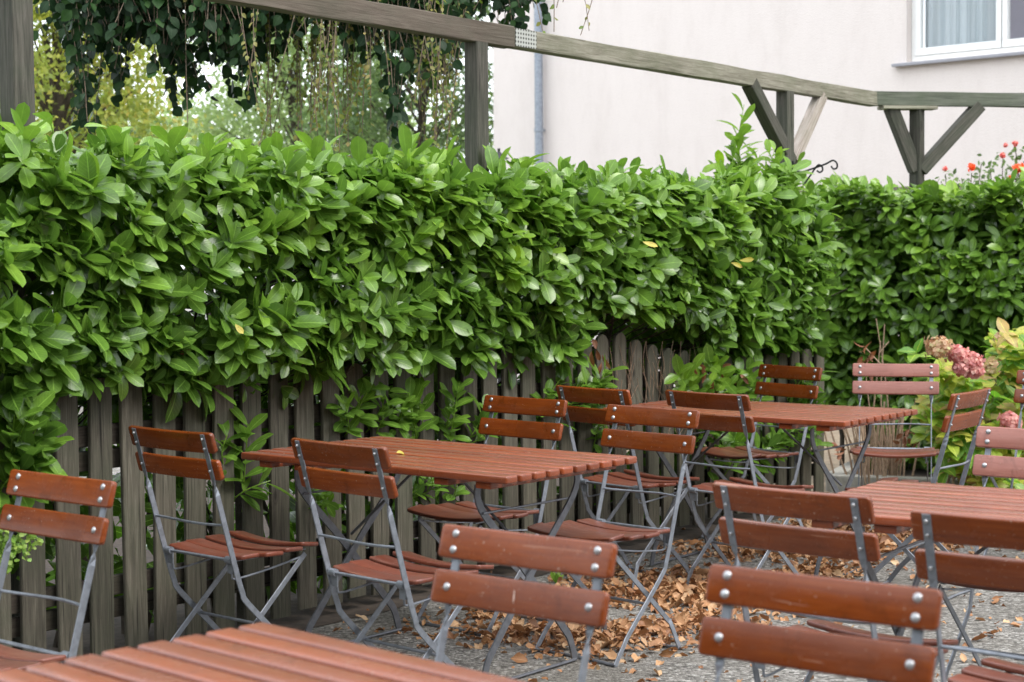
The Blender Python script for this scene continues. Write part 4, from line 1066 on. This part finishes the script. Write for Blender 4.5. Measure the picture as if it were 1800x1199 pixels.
# ------------------------------------------------------------------ hydrangea
def hydrangea():
    c = at(1735, 455, 10.1); c.z = 0.08
    e = empty('hydrangea_bush', c); tag(e, 'hydrangea with yellow green autumn leaves and dusty pink flower heads', 'shrub')
    C = []; A = []; Y = []
    cen = [(1665, 690), (1700, 665), (1660, 735), (1700, 720), (1745, 690), (1770, 640), (1790, 610), (1740, 740), (1690, 780), (1740, 790), (1790, 690), (1790, 740), (1720, 830), (1670, 655), (1775, 780), (1800, 640), (1830, 680), (1840, 740), (1685, 815), (1780, 830)]
    for px, py in cen:
        for _ in range(13):
            d = random.uniform(9.55, 10.5); p = at(px + random.gauss(0, 20), py + random.gauss(0, 20), d)
            if p.z < .12: continue
            C.append(tuple(p - c)); A.append(np.array((random.gauss(0, .4), -.6 + random.gauss(0, .3), 1.0))); Y.append(random.random() ** 1.1 * .9)
    P, D, N = whorls(np.array(C), np.array(A), 6, .1, (.9, 1.5), .05)
    n = len(P); Ls = rng.uniform(.07, .115, n)
    leaf_mesh('foliage', P, D, N, Ls, Ls * rng.uniform(.6, .72, n), np.clip(np.tile(np.array(Y), 6) + rng.normal(0, .14, n), 0, 1), M_HYD, e, 5, .25, .3, 'ovate', .04)
    mb = MB()
    for px, py in cen:
        p = at(px, py, random.uniform(9.8, 10.3)) - c; b = Vector((random.gauss(0, .15), random.gauss(0.2, .12), 0)); mb.tube(catmull([b, (b + p) / 2 + Vector((0, 0, .12)), p], 4), .006, 6, .004)
    mb.build('stems', M_CANE, e)
    for px, py, r_, d, m in ((1650, 612, .075, 9.35, M_PETAL2), (1682, 623, .06, 9.35, M_PETAL), (1706, 636, .065, 9.35, M_PETAL), (1690, 648, .05, 9.35, M_PETAL), (1712, 652, .05, 9.35, M_PETAL), (1775, 742, .06, 9.5, M_PETAL), (1745, 650, .06, 9.9, M_PETAL2), (1762, 600, .05, 10.1, M_PETAL2)):
        p = at(px, py, d) - c; n = 300; s = unit(rng.normal(size=(n, 3))); s[:, 2] = s[:, 2] * .75 + .1; s = s * (1 + .28 * np.sin(s[:, :1] * 7 + px) * np.cos(s[:, 2:] * 6)) 
        P = np.array(p) + s * r_ * rng.uniform(.6, 1.0, (n, 1))
        D = unit(np.cross(s, rng.normal(size=(n, 3)))) + s * .4; sz = rng.uniform(.014, .03, n)
        leaf_mesh('flower_head', P, D, s, sz, sz * .9, rng.random(n), m, e, 3, .2, .3, 'round')
hydrangea()
def bare_canes():
    c = at(1545, 455, 10.75); c.z = .08
    e = empty('cut_hydrangea', c); tag(e, 'bundle of bare dry hydrangea canes behind the pink backed chair', 'shrub')
    mb = MB()
    for _ in range(44):
        b = Vector((random.gauss(0, .12), random.gauss(0, .08), 0)); h = random.uniform(.25, .5); dv = Vector((random.gauss(b.x * 1.1, .09), random.gauss(0, .08), 1))
        pts = [b, b + dv * h * .5, b + dv * h + Vector((random.gauss(0, .02), 0, 0))]; mb.tube(catmull(pts, 3), .0075, 6, .005)
    for (px, py) in ((1540, 560), (1548, 600), (1520, 640), (1590, 760), (1610, 700), (1555, 570), (1480, 745)):
        p = at(px, py, 10.6) - c; b = Vector((random.gauss(0, .1), 0, 0)); mb.tube(catmull([b, (b + p) / 2 + Vector((random.gauss(0, .03), 0, 0)), p], 4), .006, 6, .003)
    mb.tube([at(1548, 640, 10.6) - c, at(1522, 612, 10.6) - c], .004, 5); mb.tube([at(1546, 620, 10.6) - c, at(1563, 600, 10.6) - c], .003, 5)
    mb.build('canes', M_CANE, e)
    n = 40; base = [(1522, 625), (1518, 640), (1590, 780), (1598, 770), (1480, 790), (1583, 790)]
    P = []
    for i in range(n): px, py = base[i % 6]; P.append(tuple(at(px + random.gauss(0, 7), py + random.gauss(0, 9), 10.5) - c))
    leaf_mesh('withered_leaves', P, rng.normal(size=(n, 3)) + np.array([0, 0, -.8]), rng.normal(size=(n, 3)), rng.uniform(.04, .07, n), rng.uniform(.02, .035, n), rng.random(n), M_BROWNLF, e, 4, .6, .6)
bare_canes()
def rose():
    c = at(1750, 455, 12.2); c.z = 0
    e = empty('rose_bush', c); tag(e, 'rose bush with orange and pink blooms rising behind the right hand hedge', 'shrub')
    mb = MB(); P = []
    tips = [(1790, 296), (1708, 296), (1662, 298), (1785, 254), (1763, 270), (1740, 285), (1725, 280), (1800, 275), (1775, 300), (1690, 305), (1752, 310), (1830, 280)]
    for px, py in tips:
        d = random.uniform(12.0, 12.5); t_ = at(px, py + 8, d) - c; b = Vector((random.gauss(0, .2), random.gauss(0, .1), 0)); path = catmull([b, (b + t_) * .5 + Vector((random.gauss(0, .1), 0, .2)), t_], 10); mb.tube(path, .006, 5, .003)
        for q in path[-9:]:
            for _ in range(7): P.append(tuple(q + Vector((random.gauss(0, .045), random.gauss(0, .045), random.gauss(-.01, .035)))))
    mb.build('stems', M_TREE_D and M_BARK, e); n = len(P)
    leaf_mesh('foliage', P, rng.normal(size=(n, 3)), rng.normal(size=(n, 3)) + np.array([0, -.3, 1]), rng.uniform(.03, .05, n), rng.uniform(.02, .03, n), rng.random(n), M_TREE_D, e, 3, .2, .2, 'ovate')
    for px, py, r_, m in ((1790, 295, .036, M_ROSE_O), (1708, 294, .027, M_ROSE_O), (1661, 297, .017, M_ROSE_P), (1785, 252, .02, M_ROSE_P), (1763, 273, .02, M_ROSE_P), (1768, 255, .015, M_ROSE_P), (1776, 312, .014, M_ROSE_O)):
        p = at(px, py, 12.0) - c; n = 46; s = unit(rng.normal(size=(n, 3)))
        D = unit(np.cross(s, rng.normal(size=(n, 3)))); rr = rng.uniform(.25, 1, (n, 1))
        leaf_mesh('bloom', np.array(p) + s * r_ * rr, D, s, np.full(n, r_ * .9), np.full(n, r_ * .9), rng.random(n), m, e, 3, .3, .5, 'round')
rose()
def trailing():
    c = at(22, 925, 5.45)
    e = empty('trailing_plant', c); tag(e, 'yellow green trailing plant hanging on the fence behind the left edge chair', 'plant')
    P = []; mb = MB()
    for _ in range(15):
        x = random.uniform(-.07, .045); q = Vector((x, 0, 0.02)); pts = [q]; L = random.uniform(.05, .17)
        for k in range(6):
            q = q + Vector((random.gauss(0.003, .006), random.gauss(0, .004), -L / 6)); pts.append(q)
            for _ in range(3): P.append(tuple(q + Vector((random.gauss(0, .008), random.gauss(0, .008), 0))))
        mb.tube(pts, .0015, 4)
    mb.build('stems', M_JENNY, e); n = len(P)
    leaf_mesh('foliage', P, rng.normal(size=(n, 3)) + np.array([0, -.4, -.2]), rng.normal(size=(n, 3)) * .4 + np.array([0, -1, .6]), rng.uniform(.014, .022, n), rng.uniform(.013, .018, n), rng.random(n), M_JENNY, e, 3, .15, .2, 'round')
trailing()

# ------------------------------------------------------------------ weeping tree: hanging leafy twigs behind the beam
def weeping():
    tr = Vector((-5.6, 10.2, 0))
    e = empty('weeping_tree', tr); tag(e, 'weeping tree whose dark leafy twigs hang down behind the left beam', 'tree')
    mb = MB()
    mb.tube(catmull([(0, 0, 0), (.1, 0, 1.6), (.5, -.1, 3.2), (1.5, -.3, 4.2), (3.2, -.8, 4.5), (5.2, -1.2, 4.1)], 6), .17, 12, .03)
    mb.tube(catmull([(.3, 0, 2.6), (1.2, .3, 3.7), (2.6, .4, 4.2), (4.4, .2, 4.0)], 6), .08, 8, .02)
    mb.build('trunk', M_BARK, e, smooth=True)
    # (px range, bottom row, strands, leaf density, dark)
    spans = [(62, 100, 25, 6), (95, 135, 75, 7), (130, 160, 240, 7), (160, 200, 95, 9), (195, 225, 185, 6), (225, 262, 80, 9), (262, 300, 125, 9), (296, 345, 195, 12), (340, 380, 130, 12), (380, 420, 115, 12), (418, 445, 190, 6),
             (440, 480, 110, 10), (480, 520, 95, 8), (520, 560, 85, 8), (560, 600, 100, 6), (600, 640, 110, 7), (640, 680, 120, 8), (682, 712, 262, 7), (710, 750, 120, 7), (745, 800, 160, 9), (790, 818, 150, 5), (860, 905, 75, 8), (900, 945, 45, 7), (120, 460, 70, 95), (440, 820, 45, 70), (450, 870, 20, 34)]
    P = []; D = []; N = []; Ls = []; Rn = []; st = MB()
    def strand(px, py_b, d, step=.034, L=.07, sparse=1.0):
        b = at(px, py_b, d); top = Vector((b.x + random.gauss(0, .12), b.y, max(3.35, b.z + .4)))
        n = int((top.z - b.z) / step); pts = []
        sway = random.gauss(0, .06); f1 = random.uniform(2, 5)
        for k in range(n + 1):
            f = k / max(n, 1); q = top.lerp(b, f) + Vector((sway * math.sin(f * f1), random.gauss(0, .004), 0)); pts.append(q)
            if random.random() < sparse * (1 - .35 * f ** 3):
                a = random.uniform(0, 6.28); dv = Vector((math.cos(a) * .8, math.sin(a) * .8, -random.uniform(.5, 1.1)))
                P.append(tuple(q - tr)); D.append(tuple(dv)); N.append((random.gauss(0, .5), random.gauss(-.6, .5), random.gauss(.6, .3))); Ls.append(L * random.uniform(.6, 1.15)); Rn.append(random.random())
        st.tube([p - tr for p in pts[::3]], .0022, 4)
    for x0, x1, yb, n in spans:
        for _ in range(int(n * 1.7)):
            px = random.uniform(x0, x1); w_ = abs((px - (x0 + x1) / 2) / ((x1 - x0) / 2)) if x1 - x0 < 100 else 0
            strand(px, yb * (1 - .5 * w_ * random.random()) - abs(random.gauss(0, 32)), random.uniform(8.5 if px < 820 else 9.2, 9.7))
    n = len(P); Ls = np.array(Ls); dark = leaf_mesh('leaves', P, D, N, Ls, Ls * rng.uniform(.68, .85, n), np.array(Rn), M_WEEP, e, 4, .15, .25, 'ovate')
    P, D, N, Ls, Rn = [], [], [], [], []
    for _ in range(90):
        px = random.choice([random.uniform(440, 690), random.uniform(540, 680), random.uniform(740, 800)]); strand(px, random.uniform(150, 285), random.uniform(8.2, 9.6), .022, .03, .75)
    for px, yb in ((962, 70), (985, 20), (1000, 55), (1012, 78), (935, 88), (975, 30), (340, 245)): strand(px, yb, 8.05 if px > 900 else 8.6, .04, .034, .5)
    n = len(P); Ls = np.array(Ls); leaf_mesh('yellowing_leaves', P, D, N, Ls, Ls * rng.uniform(.5, .8, n), np.array(Rn), M_CATKIN, e, 3, .2, .3, 'ovate')
    st.build('twigs', M_TWIG, e)
weeping()

# ------------------------------------------------------------------ trees beyond
def tree(px, py, d, rad, rz, m, label, nclump, per, leaf=.1, hole=0.0, seed=0, keep=None):
    c = at(px, py, d); e = empty('broadleaf_tree', (c.x, c.y, 0)); tag(e, label, 'tree', 'trees beyond the hedge')
    rnd = random.Random(seed); H = c.z
    mb = MB(); mb.tube(catmull([(0, 0, 0), (.05, 0, H * .3), (-.03, 0, H * .6), (.05, 0, H * .95), (.0, 0, H + rz * .6)], 5), .13 * rad / 1.5, 10, .03)
    P = []; Rn = []
    for k in range(nclump):
        while True:
            v = Vector((rnd.uniform(-1, 1), rnd.uniform(-1, 1), rnd.uniform(-1, 1)))
            if v.length < 1: break
        if v.length < .55 and rnd.random() < .5: v = v.normalized() * rnd.uniform(.6, 1)
        cc = Vector((v.x * rad, v.y * rad, H + v.z * rz))
        if noise.noise(cc * 1.1 / max(rad * .5, .5) + Vector((seed, 0, 0))) < hole: continue
        r_ = rnd.uniform(.16, .36) * rad / 1.6; tone = rnd.random()
        if rnd.random() < .3: mb.tube([Vector((0, 0, cc.z * .75)), (Vector((0, 0, cc.z * .8)) + cc) / 2, cc], .02, 5, .006)
        for _ in range(per): P.append((cc.x + rnd.gauss(0, r_), cc.y + rnd.gauss(0, r_), cc.z + rnd.gauss(0, r_ * .7))); Rn.append(min(1, max(0, tone * .7 + rnd.random() * .3)))
    n = len(P)
    mb.build('trunk', M_BARK, e, smooth=True)
    Ls = rng.uniform(.7, 1.2, n) * leaf
    leaf_mesh('crown', P, rng.normal(size=(n, 3)) + np.array([0, 0, -.3]), rng.normal(size=(n, 3)) + np.array([0, 0, .9]), Ls, Ls * .65, np.array(Rn), m, e, 2, .2, .2, 'ovate')
tree(95, 130, 17, 1.15, 1.5, M_TREE_Y, 'yellowing tree beyond the hedge beside the left pergola post', 190, 110, .065, -.25, 1)
tree(300, 300, 30, 2.2, 1.05, M_TREE_L, 'low pale green tree under the bright sky gap', 110, 80, .12, -.2, 2)
tree(520, 170, 24, 1.5, 1.9, M_TREE_L, 'light green tree beyond the hanging yellow twigs', 220, 110, .075, -.12, 3)
tree(735, 165, 22, 1.35, 1.9, M_TREE_D, 'mid green tree beyond the hedge left of the middle pergola post', 220, 120, .07, -.12, 4)
tree(410, 330, 34, 2.6, 1.9, M_TREE_D, 'distant green tree low on the skyline behind the hedge', 110, 70, .15, -.2, 5)
tree(640, 330, 38, 3.4, 2.0, M_TREE_L, 'broad distant pale tree on the skyline nearest the house', 120, 70, .16, -.2, 6)
tree(20, 300, 26, 2.2, 1.8, M_TREE_D, 'green tree low behind the leftmost pergola post', 150, 80, .12, -.2, 7)

# ------------------------------------------------------------------ fallen leaves
def litter():
    P = []; n = 0
    def dens(t, nn):
        d = 0
        if .0 < t < 4.6: d = math.exp(-((nn - (0.95 if t < 2.2 else .75)) / .42) ** 2)
        d *= min(1, max(0, (t - .0) / .5)) * min(1, (4.6 - t) / .5)
        d *= max(.0, min(1, .62 + 1.6 * noise.noise(Vector((t * 1.7, nn * 1.9, 3)))))
        return d
    while len(P) < 6800:
        t = random.uniform(-1.0, 5.2); nn = random.uniform(.15, 2.6)
        if random.random() < dens(t, nn) + .012:
            P.append(tuple(fp(t, nn, random.uniform(.004, .006 + .045 * dens(t, nn)))))
    for _ in range(90): P.append((random.uniform(-.6, 3.2), random.uniform(4.6, 10.5), .006))
    n = len(P)
    a = rng.uniform(0, 6.28, n); D = np.stack([np.cos(a), np.sin(a), rng.normal(0, .28, n)], 1)
    N = rng.normal(0, .38, (n, 3)) + np.array([0, 0, 1]); L = .018 + .05 * rng.random(n) ** 1.3
    o = leaf_mesh('fallen_leaves', P, D, N, L, L * rng.uniform(.45, .75, n), np.clip(rng.normal(.45, .27, n), 0, 1), M_LITTER, None, 5, .6, .8, 'ovate', .13)
    tag(o, 'brown curled autumn leaves drifted on the gravel along the fence', 'fallen leaves', kind='stuff')
litter()
# the yellow leaf on the table
o = leaf_mesh('fallen_leaf', [(0, 0, 0)], [(1, .3, .12)], [(0, -.3, 1)], [.05], [.035], np.array([.5]), M_YELLF, None, 6, .5, .6, 'ovate')
pl = on_ground(697, 799, TZ); o.location = (pl.x, pl.y, TZ + .006); tag(o, 'small curled yellow leaf lying on the fence side table', 'leaf')
# small green weed growing in the litter
we = on_ground(977, 1025); 
o = leaf_mesh('weed', [(0, 0, 0)] * 5, [(.3, 0, 1), (-.4, .1, 1), (.1, -.5, .8), (-.1, .4, .7), (.6, -.1, .7)], [(0, -1, .3)] * 5, [.07, .06, .05, .06, .05], [.02] * 5, np.array([.8, .7, .6, .9, .8]), M_LAUREL, None, 4)
o.location = we; tag(o, 'tiny green weed sprouting from the gravel behind the foreground chair', 'weed')

# unseen trees added behind the viewer to shade the seats and darken varnish reflections
def add_shade_trees():
    n = 26000; a = rng.uniform(math.radians(178), math.radians(362), n); rr = rng.uniform(9.5, 13.0, n)
    z = rng.uniform(0, 6.6, n) ; z += 1.2 * np.sin(a * 9)
    P = np.stack([np.cos(a) * rr, np.sin(a) * rr + 1.0, np.maximum(z, .1)], 1)
    L = rng.uniform(.3, .6, n)
    o = leaf_mesh('added_shade_trees', P, rng.normal(size=(n, 3)), rng.normal(size=(n, 3)) + np.array([0, .4, .5]), L, L * .7, rng.random(n), M_TREE_D, None, 2, .2, .2, 'ovate')
    tag(o, 'unseen tree mass added behind the camera to shade the terrace', 'wood', kind='stuff')
add_shade_trees()
